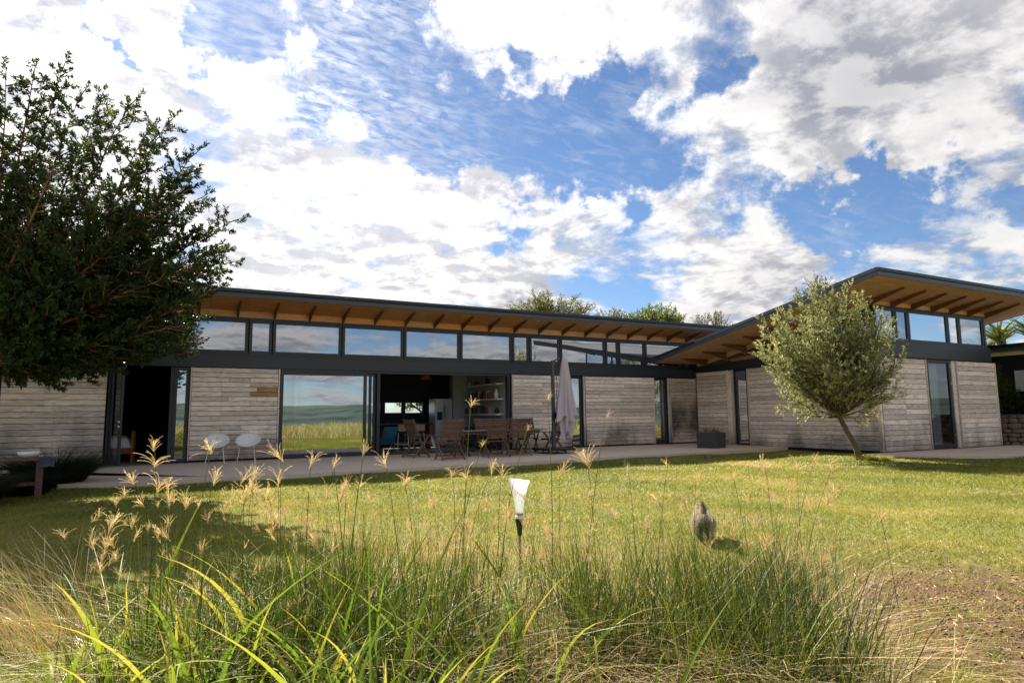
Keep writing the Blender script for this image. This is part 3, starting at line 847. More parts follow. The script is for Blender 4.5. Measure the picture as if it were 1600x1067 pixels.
sw = thing('stone_wall', 'low rough stone wall with a slate cap at the right edge', 'stone wall')
B().box(26.42, 26.72, 8.0, 14.2, -0.3, 0.99).build('wall_core', M['mortar'], sw)
B().box(26.36, 26.78, 7.98, 14.2, 0.992, 1.04).build('cap', M['slate'], sw, bevel=0.01)
stones = []
for k in range(7):
    bm = bmesh.new()
    bmesh.ops.create_icosphere(bm, subdivisions=2, radius=0.5)
    for v in bm.verts:
        v.co = v.co*(1+random.uniform(-0.13, 0.13))
        for a in range(3): v.co[a] = max(-0.40, min(0.40, v.co[a]))
    me = bpy.data.meshes.new('stone')
    bm.to_mesh(me); bm.free()
    me.materials.append(M['stone'])
    stones.append(me)
z = -0.12
while z < 0.93:
    h = min(random.uniform(0.14, 0.24), 0.99-z)
    y = 8.05+random.uniform(0, 0.15)
    while y < 14.0:
        w_ = random.uniform(0.2, 0.46)
        o = link('stone', random.choice(stones), None, sw, (26.43+random.uniform(-0.02, 0.01), y+w_/2, z+h/2), (random.uniform(-.15, .15), random.uniform(-.1, .1), random.uniform(-.1, .1)))
        o.scale = (0.24, w_*1.22, h*1.24)
        y += w_+0.01
    z += h


# ------------------------------------------------------------------ things inside the open rooms
fr = thing('fridge', 'pale double-door fridge with a dark dispenser, at the back of the open room', 'fridge', (9.45, 23.75, 0))
B().box(-0.46, 0.46, -0.30, 0.35, 0.03, 1.86).build('body', M['steel'], fr, bevel=0.01)
for (a, b) in ((-0.455, -0.085), (-0.075, 0.455)):
    B().box(a, b, -0.345, -0.303, 0.06, 1.85).build('door', M['steel'], fr, bevel=0.01)
B().box(-0.39, -0.17, -0.36, -0.347, 1.02, 1.34).build('dispenser', M['black'], fr, bevel=0.005)
for xx in (-0.12, -0.035): B().tube([(xx, -0.39, 0.7), (xx, -0.39, 1.6)], 0.012).box(xx-0.01, xx+0.01, -0.39, -0.346, 0.72, 0.75).box(xx-0.01, xx+0.01, -0.39, -0.346, 1.55, 1.58).build('handle', M['chrome'], fr)

isl = thing('kitchen_counter', 'dark-topped kitchen counter on warm wooden ends, behind the bar stools', 'counter', (7.4, 22.85, 0))
B().box(-1.35, 1.15, -0.36, 0.36, 0.88, 0.93).build('counter_top', M['black'], isl, bevel=0.006)
for xx in (-1.3, 1.04): B().box(xx, xx+0.06, -0.32, 0.32, 0.0, 0.878).build('leg', M['cabinet'], isl)
B().box(-1.23, 1.03, -0.05, 0.30, 0.05, 0.876).build('cabinet', M['darkwall'], isl)
B().box(-1.23, 1.03, -0.20, -0.14, 0.18, 0.26).build('foot_rail', M['cabinet'], isl)

def stool():
    r = thing('bar_stool', 'tan-backed bar stool on chrome legs, nearer the blue chair', 'bar stool', group='bar stools at the kitchen counter')
    B().box(-0.19, 0.19, -0.19, 0.19, 0.60, 0.645).build('seat', M['black'], r, bevel=0.012)
    B().box(-0.20, 0.20, -0.215, -0.19, 0.66, 0.90).build('backrest', M['tan'], r, bevel=0.012)
    for sx in (-1, 1):
        for sy in (-1, 1):
            B().tube([(0.17*sx, 0.17*sy, 0.60), (0.21*sx, 0.21*sy, 0.0)], 0.011, 6).build('leg', M['chrome'], r)
    B().tube([(-.19, -.19, .2), (.19, -.19, .2), (.19, .19, .2), (-.19, .19, .2), (-.19, -.19, .2)], 0.008, 6).build('foot_ring', M['chrome'], r)
    return r
s0 = stool(); s0.location = (7.2, 22.05, 0)
s1 = copy_tree(s0); s1.location = (7.82, 22.1, 0); s1['label'] = 'tan-backed bar stool on chrome legs, half behind the leftmost patio chair'

bc = thing('sling_chair', 'low blue canvas sling chair just inside the open doors', 'chair', (6.22, 20.75, 0), math.radians(20))
for sx in (-0.27, 0.27):
    B().tube([(sx, 0.28, 0.0), (sx, -0.10, 0.35), (sx, -0.34, 0.86)], 0.014, 6).build('frame', M['chrome'], bc)
    B().tube([(sx, -0.32, 0.0), (sx, 0.34, 0.42)], 0.014, 6).build('leg', M['chrome'], bc)
bm_ = B()
prof = [(0.34, 0.42), (0.15, 0.30), (-0.05, 0.30), (-0.20, 0.50), (-0.34, 0.85)]
for i in range(len(prof)-1):
    bm_.prism([prof[i], prof[i+1], (prof[i+1][0]-0.012, prof[i+1][1]-0.012), (prof[i][0]-0.012, prof[i][1]-0.012)], 'X', -0.25, 0.25)
bm_.build('sling', M['blue'], bc)

# wall shelves and what stands on them
for i, zz in enumerate((2.30, 1.76, 1.22)):
    s = B().box(10.04, 10.30, 20.15, 23.1, zz-0.03, zz+0.03).build('wall_shelf', M['whitepaint'], None, bevel=0.004)
    tag(s, ['topmost', 'middle', 'lowest'][i]+' white shelf on the side wall of the open room', 'shelf', 'white shelves on the side wall')
bk_cols = [(0.30, 0.28, 0.25), (0.08, 0.08, 0.09), (0.35, 0.12, 0.06), (0.10, 0.14, 0.20), (0.5, 0.5, 0.48), (0.03, 0.03, 0.035)]
bk_m = [simple('book_cloth', c, 0.7, 0.1, 6) for c in bk_cols]
BKN = ['cream', 'charcoal', 'rust-red', 'navy', 'pale grey', 'black']
def books(zz, y0, y1, lab, p_gap=0.08):
    y = y0
    seen = {}
    while y < y1:
        t = random.uniform(0.045, 0.085)
        if random.random() > p_gap:
            h = random.uniform(0.19, 0.30)
            ci = random.randrange(6); seen[ci] = seen.get(ci, 0)+1
            o = B().box(-0.09, 0.09, -t/2, t/2, 0, h).build('book', bk_m[ci], None, bevel=0.002)
            o.location = (10.17+random.uniform(-0.02, 0.02), y+t/2, zz+0.031)
            o.rotation_euler = (random.choice((0, 0, 0, 0.0)), 0, 0)
            tag(o, f'{BKN[ci]} book on the {lab} wall shelf, {OR_[seen[ci]-1]} of that colour from its near end', 'book', 'books on the wall shelves')
        else: t = 0.16
        y += t+0.004
OR_ = ['first', 'second', 'third', 'fourth', 'fifth', 'sixth', 'seventh', 'eighth', 'ninth', 'tenth', 'eleventh', 'twelfth', 'thirteenth', 'fourteenth']
books(1.76, 20.9, 22.9, 'middle', 0.1)
books(1.22, 20.9, 22.9, 'lowest', 0.06)
def vase(zz, y, r, h, mat, label, cat='vase'):
    o = B().lathe([(0.0, 0), (r*0.7, 0), (r, h*0.35), (r*0.9, h*0.6), (r*0.4, h*0.85), (r*0.5, h), (0.0, h)], 16).build(cat.replace(' ', '_'), mat, None, smooth=True, loc=(10.17, y, zz+0.031))
    return tag(o, label, cat)
vase(2.30, 21.2, 0.07, 0.26, M['black'], 'tall black vase on the topmost wall shelf')
vase(2.30, 22.1, 0.09, 0.16, M['pot'], 'squat dark pot on the topmost wall shelf', 'pot')
vase(2.30, 22.8, 0.06, 0.12, M['whitepaint'], 'small white jar on the topmost wall shelf', 'jar')
vase(1.76, 20.45, 0.09, 0.33, M['whitepaint'], 'white jug at the near end of the middle wall shelf', 'jug')
vase(1.22, 20.42, 0.08, 0.22, M['black'], 'dark bowl stack at the near end of the lowest wall shelf', 'bowl')
sb = thing('sideboard', 'low dark sideboard under the wall shelves', 'sideboard', (10.08, 21.6, 0))
B().box(-0.22, 0.22, -1.3, 1.3, 0.08, 0.72).build('cabinet', M['darkwall'], sb, bevel=0.006)
B().box(-0.24, 0.23, -1.33, 1.33, 0.722, 0.75).build('top', M['cabinet'], sb, bevel=0.004)
for k in range(3): B().box(-0.235, -0.222, -1.28+k*0.86, -0.44+k*0.86, 0.11, 0.70).build('door', M['black'], sb)
for k, (yy, w_, h) in enumerate(((20.7, 0.26, 0.24), (21.3, 0.2, 0.36), (21.9, 0.3, 0.18))):
    o = B().box(-0.1, 0.1, -w_/2, w_/2, 0, h).box(-0.105, -0.101, -w_/2+0.02, w_/2-0.02, 0.03, h-0.03).build('speaker_box', M['black'], None, bevel=0.012, loc=(10.08, yy, 0.751))
    tag(o, ['small black speaker box nearest the doors on the sideboard', 'tallest black speaker box on the sideboard', 'wide flat black player on the sideboard'][k], 'speaker')
pd = thing('pendant_lamp', 'dull red pendant lampshade hanging in the dark open room', 'lamp', (8.05, 22.0, 2.5))
B().lathe([(0.10, 0.20), (0.26, 0.0), (0.255, 0.0), (0.09, 0.195)], 24).build('lamp_shade', M['red'], pd, smooth=True)
B().tube([(0, 0, 0.18), (0, 0, 1.0)], 0.006, 6).build('cord', M['black'], pd)

bed = thing('bed', 'wooden bed with rumpled white duvet in the dark left room', 'bed', (-1.75, 21.6, 0))
B().box(-0.9, 0.78, -0.62, 0.62, 0.22, 0.38).build('bed_frame', M['cabinet'], bed, bevel=0.01)
for sx in (-0.86, 0.74):
    for sy in (-0.58, 0.54): B().box(sx, sx+0.06, sy, sy+0.06, 0, 0.85 if sx > 0 else 0.6).build('bed_post', M['cabinet'], bed)
bmx = B()
n = 20
for i in range(n+1):
    for j in range(n+1):
        u, v = i/n, j/n
        e = min(u, 1-u, v, 1-v)
        zz = 0.39+0.30*min(1, e*9)**0.5+0.03*math.sin(u*13+v*5)*math.sin(v*11)
        bmx.v.append((-0.84+1.58*u, -0.60+1.2*v, zz))
for i in range(n):
    for j in range(n): bmx.f.append((i*(n+1)+j, (i+1)*(n+1)+j, (i+1)*(n+1)+j+1, i*(n+1)+j+1))
bmx.build('duvet', M['duvet'], bed, smooth=True)

# ------------------------------------------------------------------ patio furniture
def slat_chair():
    r = thing('garden_chair', 'x', 'garden chair', group='slatted wooden chairs round the patio table')
    def stile(z):      # y of the back leg at height z
        return 0.25-(z/1.08)*0.60 if z < 0.45 else 0.0-(z-0.45)*0.46
    for sx in (-1, 1):
        B().bar((0.25*sx, 0.26, 0.0), (0.25*sx, -0.06, 0.50), 0.028, 0.055).bar((0.25*sx, -0.055, 0.49), (0.25*sx, -0.30, 1.10), 0.028, 0.055).build('leg', M['teak'], r, bevel=0.003)
        B().bar((0.285*sx, -0.30, 0.0), (0.285*sx, 0.20, 0.63), 0.028, 0.05).build('leg', M['teak'], r, bevel=0.003)
        B().box(0.285*sx-0.03, 0.285*sx+0.03, -0.24, 0.27, 0.635, 0.66).build('armrest', M['teak'], r, bevel=0.005)
    B().bar((-0.27, -0.27, 0.06), (0.27, -0.27, 0.06), 0.03, 0.045).build('stretcher', M['teak'], r)
    B().bar((-0.235, 0.22, 0.10), (0.235, 0.22, 0.10), 0.03, 0.045).build('stretcher', M['teak'], r)
    sm = B().box(-0.234, 0.234, -0.009, 0.009, -0.027, 0.027).mesh('slat', 0.003); sm.materials.append(M['teak'])
    for k in range(9):
        z_ = 0.56+k*0.0625
        y_ = -0.06-(z_-0.50)*0.40
        link('slat', sm, None, r, (0, y_, z_), (math.radians(22), 0, 0))
    s2 = B().box(-0.265, 0.265, -0.030, 0.030, -0.009, 0.009).mesh('seat_slat', 0.003); s2.materials.append(M['teak'])
    for k in range(6): link('seat_slat', s2, None, r, (0, -0.06+k*0.069, 0.445-0.0*k), (0, 0, 0))
    B().box(-0.235, -0.20, -0.10, 0.32, 0.39, 0.434).box(0.20, 0.235, -0.10, 0.32, 0.39, 0.434).build('seat_frame', M['teak'], r)
    return r
chairs = [
    ((6.75, 16.50), 6, 'slatted wooden chair with its back to the lawn, leftmost of the three nearest'),
    ((8.28, 16.72), -3, 'slatted wooden chair with its back to the lawn, middle of the three nearest'),
    ((9.12, 16.90), -12, 'slatted wooden chair with its back to the lawn, nearest to the parasol'),
    ((10.75, 17.55), 80, 'slatted wooden chair at the right head of the table, against the parasol'),
    ((6.35, 18.0), -80, 'slatted wooden chair at the left head of the table, before the bar stools'),
    ((7.95, 18.75), 178, 'greyed slatted chair on the far side, left, facing the lawn'),
    ((8.95, 18.75), 184, 'greyed slatted chair on the far side, below the wall shelves'),
    ((10.35, 18.55), 170, 'greyed slatted chair on the far side, right, before the planks'),
]
c0 = slat_chair()
for i, ((x, y), a, lab) in enumerate(chairs):
    o = c0 if i == 0 else copy_tree(c0)
    o.location = (x, y, 0.0)
    o.rotation_euler = (0, 0, math.radians(a))
    o['label'] = lab
    o.scale = (1.16, 1.0, 1.0)

tb = thing('patio_table', 'long greyed wooden slatted table on the patio, ringed by chairs', 'table', (8.7, 17.65, 0))
sm = B().box(-1.55, 1.55, -0.032, 0.032, -0.011, 0.011).mesh('table_slat', 0.003); sm.materials.append(M['teak_grey'])
for k in range(13): link('table_slat', sm, None, tb, (0, -0.42+k*0.07, 0.735))
B().box(-1.63, -1.555, -0.46, 0.46, 0.722, 0.748).box(1.555, 1.63, -0.46, 0.46, 0.722, 0.748).build('table_end', M['teak_grey'], tb, bevel=0.004)
B().box(-1.4, 1.4, -0.38, -0.35, 0.64, 0.72).box(-1.4, 1.4, 0.35, 0.38, 0.64, 0.72).build('apron', M['teak'], tb)
for sx in (-1, 1):
    for sy in (-1, 1):
        B().bar((1.15*sx, 0.33*sy, 0.70), (0.95*sx, -0.33*sy, 0.0), 0.035, 0.07).build('leg', M['teak'], tb)

def shell_chair():
    r = thing('tub_chair', 'x', 'chair', group='white plastic chairs against the plank wall')
    b = B()
    # shallow bowl-like shell: the oval back rises behind the seat
    nu, nv = 28, 9
    for j in range(nv+1):
        t = j/nv
        for i in range(nu):
            a = 2*PI*i/nu
            x = 0.315*t*math.cos(a)
            s = math.sin(a)
            y = 0.27*t*s
            back = max(0, s)
            z = 0.43+(t**2.0)*(0.175+0.175*s)
            b.v.append((x, y, z))
    for j in range(nv):
        for i in range(nu):
            b.f.append((j*nu+i, j*nu+(i+1) % nu, (j+1)*nu+(i+1) % nu, (j+1)*nu+i))
    o = b.build('shell', M['white'], r, smooth=True)
    md = o.modifiers.new('thick', 'SOLIDIFY'); md.thickness = 0.012
    B().lathe([(0.0, 0.0), (0.012, 0.0), (0.012, 0.006), (0.0, 0.006)], 10).build('drain_hole', M['black'], r, loc=(0.0, 0.215, 0.655), rot=(math.radians(50), 0, 0))
    for sx in (-1, 1):
        B().tube([(0.17*sx, -0.12, 0.44), (0.23*sx, -0.22, 0.0)], 0.009, 6).build('leg', M['chrome'], r)
        B().tube([(0.15*sx, 0.12, 0.44), (0.19*sx, 0.24, 0.0)], 0.009, 6).build('leg', M['chrome'], r)
    B().tube([(-.17, -.12, .43), (.17, -.12, .43), (.15, .12, .43), (-.15, .12, .43), (-.17, -.12, .43)], 0.008, 6).build('under_frame', M['chrome'], r)
    return r
t0 = shell_chair(); t0.location = (1.05, 18.85, 0); t0.rotation_euler[2] = math.radians(-8); t0['label'] = 'white oval plastic tub chair by the wall, left one of the pair'
t1 = copy_tree(t0); t1.location = (1.83, 18.85, 0); t1.rotation_euler[2] = math.radians(-14); t1['label'] = 'white oval plastic tub chair by the wall, right one nearer the glass door'

# closed cantilever parasol
um = thing('parasol', 'closed mauve-grey cantilever parasol with its mast on a wheeled black base', 'parasol', (10.55, 17.2, 0))
B().box(-0.5, 0.5, -0.5, 0.5, 0.10, 0.17).build('base', M['black'], um, bevel=0.012)
for sx in (-1, 1):
    for sy in (-1, 1): B().lathe([(0, 0), (0.03, 0), (0.045, 0.03), (0.03, 0.06), (0, 0.06)], 10).build('castor', M['black'], um, loc=(0.42*sx, 0.42*sy, 0.035))
B().box(-0.045, 0.045, -0.045, 0.045, 0.171, 2.90).build('mast', M['fascia'], um, bevel=0.008)
B().bar((0.0, 0.0, 2.86), (0.22, -0.12, 2.98), 0.05, 0.05).build('arm', M['fascia'], um)
B().tube([(0.06, -0.03, 2.9), (0.12, -0.06, 2.2), (0.10, -0.05, 1.7)], 0.012, 6).build('strut', M['metal'], um)
B().box(-0.06, 0.06, -0.09, -0.046, 1.05, 1.25).build('crank_box', M['black'], um, bevel=0.01)
cv = B()
n = 96
prof = [(0.03, 2.99), (0.07, 2.97), (0.095, 2.88), (0.12, 2.70), (0.15, 2.45), (0.18, 2.15), (0.215, 1.85), (0.25, 1.55), (0.28, 1.25), (0.295, 1.05)]
for j, (r_, z_) in enumerate(prof):
    t = j/(len(prof)-1)
    for i in range(n):
        a = 2*PI*i/n
        rr_ = r_*(1+0.22*t*math.sin(a*8+0.6*math.sin(a*3))+0.12*t*math.sin(a*13+z_*2))
        zz_ = z_-(0.10*math.sin(a*4+1)*(j == len(prof)-1))
        cv.v.append((0.34+rr_*math.cos(a), -0.18+rr_*math.sin(a), zz_))
for j in range(len(prof)-1):
    for i in range(n): cv.f.append((j*n+i, j*n+(i+1) % n, (j+1)*n+(i+1) % n, (j+1)*n+i))
o = cv.build('canopy', M['fabric'], um, smooth=True)
cv = B()
prof2 = [(0.18, 1.30), (0.215, 1.05), (0.20, 0.80), (0.13, 0.55)]
for j, (r_, z_) in enumerate(prof2):
    t = j/(len(prof2)-1)
    for i in range(n):
        a = 2*PI*i/n
        rr_ = r_*(1+0.30*math.sin(a*6+1+0.5*math.sin(a*2)))
        zz_ = z_+0.16*math.sin(a*3+0.5)*(t**2)
        cv.v.append((0.36+rr_*math.cos(a), -0.19+rr_*math.sin(a), zz_))
for j in range(len(prof2)-1):
    for i in range(n): cv.f.append((j*n+i, j*n+(i+1) % n, (j+1)*n+(i+1) % n, (j+1)*n+i))
cv.build('canopy_hem', M['fabric'], um, smooth=True)

# planter in the inner corner
pt = thing('planter', 'square dark planter with a straggly plant in the inner corner of the patio', 'planter', (16.55, 16.55, 0), math.radians(20))
B().prism([(-0.36, 0), (0.36, 0), (0.40, 0.52), (-0.40, 0.52)], 'Y', -0.36, 0.36).build('pot', M['pot'], pt, bevel=0.015)
B().box(-0.36, 0.36, -0.33, 0.33, 0.521, 0.53).build('soil', M['mortar'], pt)


# ------------------------------------------------------------------ blades, leaves and trees
def blades(base, az, h, lean, bend, w, K, tint, droop=0.0, wprof=None):
    """ribbon blades. base (N,3); az heading; lean, bend as fractions of height"""
    N = len(base)
    t = np.linspace(0, 1, K+1)[None, :, None]
    d = np.stack([np.cos(az), np.sin(az), np.zeros(N)], -1)[:, None, :]
    side = np.stack([-np.sin(az), np.cos(az), np.zeros(N)], -1)[:, None, :]
    tw = rng.uniform(-1.3, 1.3, N)[:, None, None]
    side = side*np.cos(tw)+d*np.sin(tw)
    H = h[:, None, None]
    up = np.array([0, 0, 1.0])[None, None, :]
    p = base[:, None, :] + d*H*(lean[:, None, None]*t+bend[:, None, None]*t**2.4) + up*H*(t-np.asarray(droop).reshape(-1, 1, 1)*t**3)
    if wprof is None: wp = (1-t**1.6)*0.95+0.05
    else: wp = np.interp(t, np.linspace(0, 1, len(wprof)), wprof)
    off = side*(w[:, None, None]*0.5)*wp
    v = np.stack([p-off, p+off], 2).reshape(N*(K+1)*2, 3)
    idx = np.arange(N)[:, None]*(K+1)*2+np.arange(K)[None, :]*2
    f = np.stack([idx, idx+1, idx+3, idx+2], -1).reshape(-1, 4)
    return v, f, np.repeat(tint, (K+1)*2)


class Mesher:
    def __init__(s): s.v = []; s.f = []; s.t = []; s.n = 0
    def add(s, v, f, t):
        s.v.append(v); s.f.append(f+s.n); s.t.append(t); s.n += len(v)
    def link(s, name, mat, parent=None, loc=(0, 0, 0)):
        me = np_mesh(name, np.concatenate(s.v), np.concatenate(s.f), np.concatenate(s.t))
        return link(name, me, mat, parent, loc)


def norm(a): return a/np.maximum(np.linalg.norm(a, axis=-1, keepdims=True), 1e-9)


def leaves_on(starts, dirs, lens, per, llen, lwid, angle, tint, jitter=0.25, upb=0.0):
    """rhombic leaves spiralling along twigs"""
    n = len(starts)
    t = (np.arange(per)[None, :]+rng.uniform(0, 1, (n, per)))/per
    P = starts[:, None, :]+dirs[:, None, :]*(lens[:, None, None]*t[..., None])
    ref = np.where(np.abs(dirs[:, 2:3]) > 0.9, np.array([[1.0, 0, 0]]), np.array([[0, 0, 1.0]]))
    a = norm(np.cross(dirs, ref)); b = np.cross(a, dirs)
    ph = (np.arange(per)*2.4)[None, :]+rng.uniform(0, 6.28, (n, 1))+rng.uniform(-0.5, 0.5, (n, per))
    rad = a[:, None, :]*np.cos(ph)[..., None]+b[:, None, :]*np.sin(ph)[..., None]
    an = angle+rng.uniform(-jitter, jitter, (n, per))
    D = norm(dirs[:, None, :]*np.cos(an)[..., None]+rad*np.sin(an)[..., None]+np.array([0, 0, upb]))
    S = norm(np.cross(D, rad+rng.normal(0, 0.5, rad.shape)))
    L = llen*rng.uniform(0.65, 1.25, (n, per))[..., None]
    Wd = lwid*rng.uniform(0.7, 1.2, (n, per))[..., None]
    p0 = P; p1 = P+D*L*0.45+S*Wd*0.5; p2 = P+D*L; p3 = P+D*L*0.45-S*Wd*0.5
    v = np.stack([p0, p1, p2, p3], 2).reshape(-1, 3)
    f = np.arange(len(v)).reshape(-1, 4)
    tt = np.repeat((tint[:, None]+rng.normal(0, 0.10, (n, per))).clip(0, 1).ravel(), 4)
    return v, f, tt


def rot_about(d, ang):
    d = Vector(d).normalized()
    p = d.cross(Vector((random.gauss(0, 1), random.gauss(0, 1), random.gauss(0, 1)))).normalized()
    return (d*math.cos(ang)+p*math.sin(ang)).normalized()


def make_tree(root, fork, targets, trunk_pts, trunk_r, bark, leaf, limb_r=0.05, sides=14, side_len=0.8, side_ang=0.85, twig_gap=0.09,
              twig_len=0.22, per=14, llen=0.05, lwid=0.012, langle=0.8, t0=0.25, tint_base=0.35, upb=0.15, arch=0.15, fork_spread=0.3, sun_tint=0.35, flat=0.0, leaf_name='crown'):
    """trunk + limbs towards the targets, side branches along each limb, twigs along each side branch, leaves on the twigs"""
    wood_ = B()
    wood_.tube(trunk_pts, trunk_r, 10)
    limbs = B()
    TS, TD, TL, TT = [], [], [], []
    fork = Vector(fork)
    lt = 0.0
    cen = sum((Vector(t) for t in targets), Vector((0, 0, 0)))/len(targets)
    for tg in targets:
        tg = Vector(tg)
        lt = random.gauss(0, 0.13)
        L = (tg-fork).length
        mid = fork.lerp(tg, 0.5)+Vector((random.gauss(0, .05)*L, random.gauss(0, .05)*L, -arch*L*0.3+random.gauss(0, .04)*L))
        q0 = fork+(tg-fork).normalized()*random.uniform(0, 0.05)
        pts = []
        for k in range(9):
            t = k/8
            pts.append(q0*(1-t)**2+mid*2*t*(1-t)+tg*t*t)
        for k in range(1, 8): pts[k] += Vector((random.gauss(0, .012), random.gauss(0, .012), random.gauss(0, .012)))*L*0.5
        lr = limb_r*(0.5+0.5*L/3.0)
        limbs.tube(pts, [lr*(1-0.88*(k/8)) for k in range(9)], 6)
        ns = max(4, int(sides*L/2.5))
        for s_ in range(ns+1):
            t = t0+(1-t0)*(s_/ns) if s_ < ns else 1.0
            i = min(7, int(t*8)); fr_ = t*8-i
            p = pts[i].lerp(pts[i+1], fr_)
            d = (pts[i+1]-pts[i]).normalized()
            sd = rot_about(d, side_ang*random.uniform(0.7, 1.2)) if s_ < ns else d
            sd = (sd+Vector((0, 0, upb))).normalized()
            if flat: sd.z *= (1-flat); sd.normalize()
            SLn = side_len*(1.05-0.74*t)*random.uniform(0.6, 1.25) if s_ < ns else side_len*0.3
            e = p+sd*SLn+Vector((0, 0, random.uniform(-0.02, 0.05)))*SLn
            limbs.tube([p, p.lerp(e, 0.5)+Vector((random.gauss(0, .03), random.gauss(0, .03), random.gauss(0, .03)))*SLn, e], [0.010*llen/0.05, 0.007*llen/0.05, 0.003*llen/0.05], 4)
            nt = max(2, int(SLn/twig_gap))
            for k in range(nt+1):
                tt = (k+random.random()*0.6)/nt
                tt = min(tt, 1.0)
                q = p.lerp(e, tt)
                td = rot_about(sd, random.uniform(0.45, 1.0)) if k < nt else sd
                td = (td+Vector((0, 0, upb*0.7))).normalized()
                TS.append(q); TD.append(td); TL.append(twig_len*random.uniform(0.6, 1.2)*(1.0-0.35*tt))
                out = (q-cen)
                TT.append(tint_base+lt+random.gauss(0, 0.08))
    S_ = np.array(TS, dtype=np.float64); D_ = np.array(TD, dtype=np.float64); L_ = np.array(TL); T_ = np.array(TT)
    # outermost twigs painted yellower: sunlight put into the leaf colour
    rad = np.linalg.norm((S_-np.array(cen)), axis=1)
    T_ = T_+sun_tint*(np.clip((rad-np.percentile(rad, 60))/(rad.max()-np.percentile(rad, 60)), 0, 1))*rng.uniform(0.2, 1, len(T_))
    v, f, tt = leaves_on(S_, D_, L_, per, llen, lwid, langle, T_)
    wood_.build('trunk', bark, root, smooth=True)
    limbs.build('limbs', bark, root, smooth=True)
    # twigs as thin ribbons
    me = np_mesh(leaf_name, v, f, tt)
    o = link(leaf_name, me, leaf, root)
    return o


# big dark tree at left
ylw = thing('dark_tree', 'big dark needle-leaved tree with spiky branch tips, filling the left edge', 'tree')
F0 = np.array((-3.1, 13.6, 2.15))
sil = [(15, 118, 9.4), (58, 112, 9.8), (102, 104, 10.0), (128, 150, 9.6), (160, 150, 10.6), (215, 160, 10.0), (240, 205, 9.5), (275, 185, 10.6), (312, 238, 10.2), (305, 290, 9.6),
       (322, 312, 10.6), (300, 268, 9.8), (372, 348, 10.2), (352, 395, 9.8), (366, 412, 10.4), (340, 455, 9.6), (318, 500, 10.4), (285, 545, 9.5), (290, 585, 10.2), (235, 582, 9.7), (190, 590, 10.6),
       (150, 592, 9.4), (110, 578, 10.2), (60, 575, 9.6), (20, 600, 10.4), (10, 622, 9.4), (-30, 140, 10), (-60, 190, 10.8), (-100, 260, 9.8)]
targets = [at(s[0]-(14 if s[0] > 200 else 6), s[1]+(8 if s[1] < 300 else 0)-(34 if s[1] > 500 else 0), s[2]+1.7) for s in sil]
for k in range(64):
    px = random.uniform(-260, 330)
    top = np.interp(px, [-260, 0, 100, 215, 330], [300, 150, 135, 190, 330])
    bot = np.interp(px, [-260, 0, 180, 290, 330], [530, 545, 550, 530, 450])
    u = random.random()**0.75
    py = top+45+(bot-top-50)*u
    targets.append(at(px, py, random.uniform(11.2, 14.4)))
for k in range(40):     # denser skirt near the bottom
    px = random.uniform(-120, 275)
    targets.append(at(px, random.uniform(410, 545), random.uniform(11.0, 13.8)))
crown = make_tree(ylw, F0, targets, [(-3.4, 13.8, -0.15), (-3.35, 13.75, 0.6), (-3.2, 13.65, 1.5), tuple(F0), (-3.0, 13.5, 2.6)], [0.24, 0.19, 0.17, 0.16, 0.06],
                  M['bark'], M['needle'], limb_r=0.032, sides=24, side_len=0.80, side_ang=0.85, twig_gap=0.085, twig_len=0.21, per=18, llen=0.074, lwid=0.034,
                  langle=0.85, t0=0.20, tint_base=0.38, upb=0.05, flat=0.45, arch=0.30, sun_tint=0.34)

# small round tree on the lawn before the wing
ol = thing('small_tree', 'small round-crowned olive-green tree with a leaning trunk, before the plank wall', 'tree')
oc = np.array((15.55, 11.25, 2.75))
ofk = np.array(at(1312, 652, 17.2))
tg = []
for k in range(105):
    d = norm(rng.normal(0, 1, 3))
    r = rng.uniform(0.35, 1.0)**0.5
    s = np.array((1.80, 1.7, 1.66 if d[2] > 0 else 1.50))*r
    p = oc+d*s
    if p[2] < 1.6:      # the crown tapers towards the fork
        q = (p[2]-1.0)/0.6
        p[:2] = ofk[:2]+(p[:2]-ofk[:2])*max(0.45, min(1, 0.6+0.4*q))
    tg.append(p)
for px, py in ((1185, 560), (1190, 505), (1270, 448), (1330, 452), (1412, 545), (1408, 620), (1225, 640), (1265, 650), (1365, 650), (1290, 452), (1268, 470), (1320, 462), (1345, 470), (1375, 500), (1398, 530), (1240, 490), (1215, 505), (1195, 520), (1188, 545), (1200, 570), (1405, 565), (1400, 600), (1215, 590), (1225, 615), (1380, 625)):
    tg.append(at(px, py, 16.9+random.uniform(-0.6, 0.6)))
make_tree(ol, ofk, tg, [tuple(at(1345, 722, 16.95)), tuple(at(1338, 700, 17.0)), tuple(at(1324, 675, 17.1)), tuple(ofk), tuple(at(1308, 630, 17.2))], [0.105, 0.075, 0.066, 0.06, 0.04],
          M['bark_dark'], M['olive'], limb_r=0.022, sides=14, side_len=0.46, side_ang=0.95, twig_gap=0.085, twig_len=0.20, per=12, llen=0.062, lwid=0.026,
          langle=0.8, t0=0.42, tint_base=0.55, upb=0.12, arch=0.1, sun_tint=0.40)

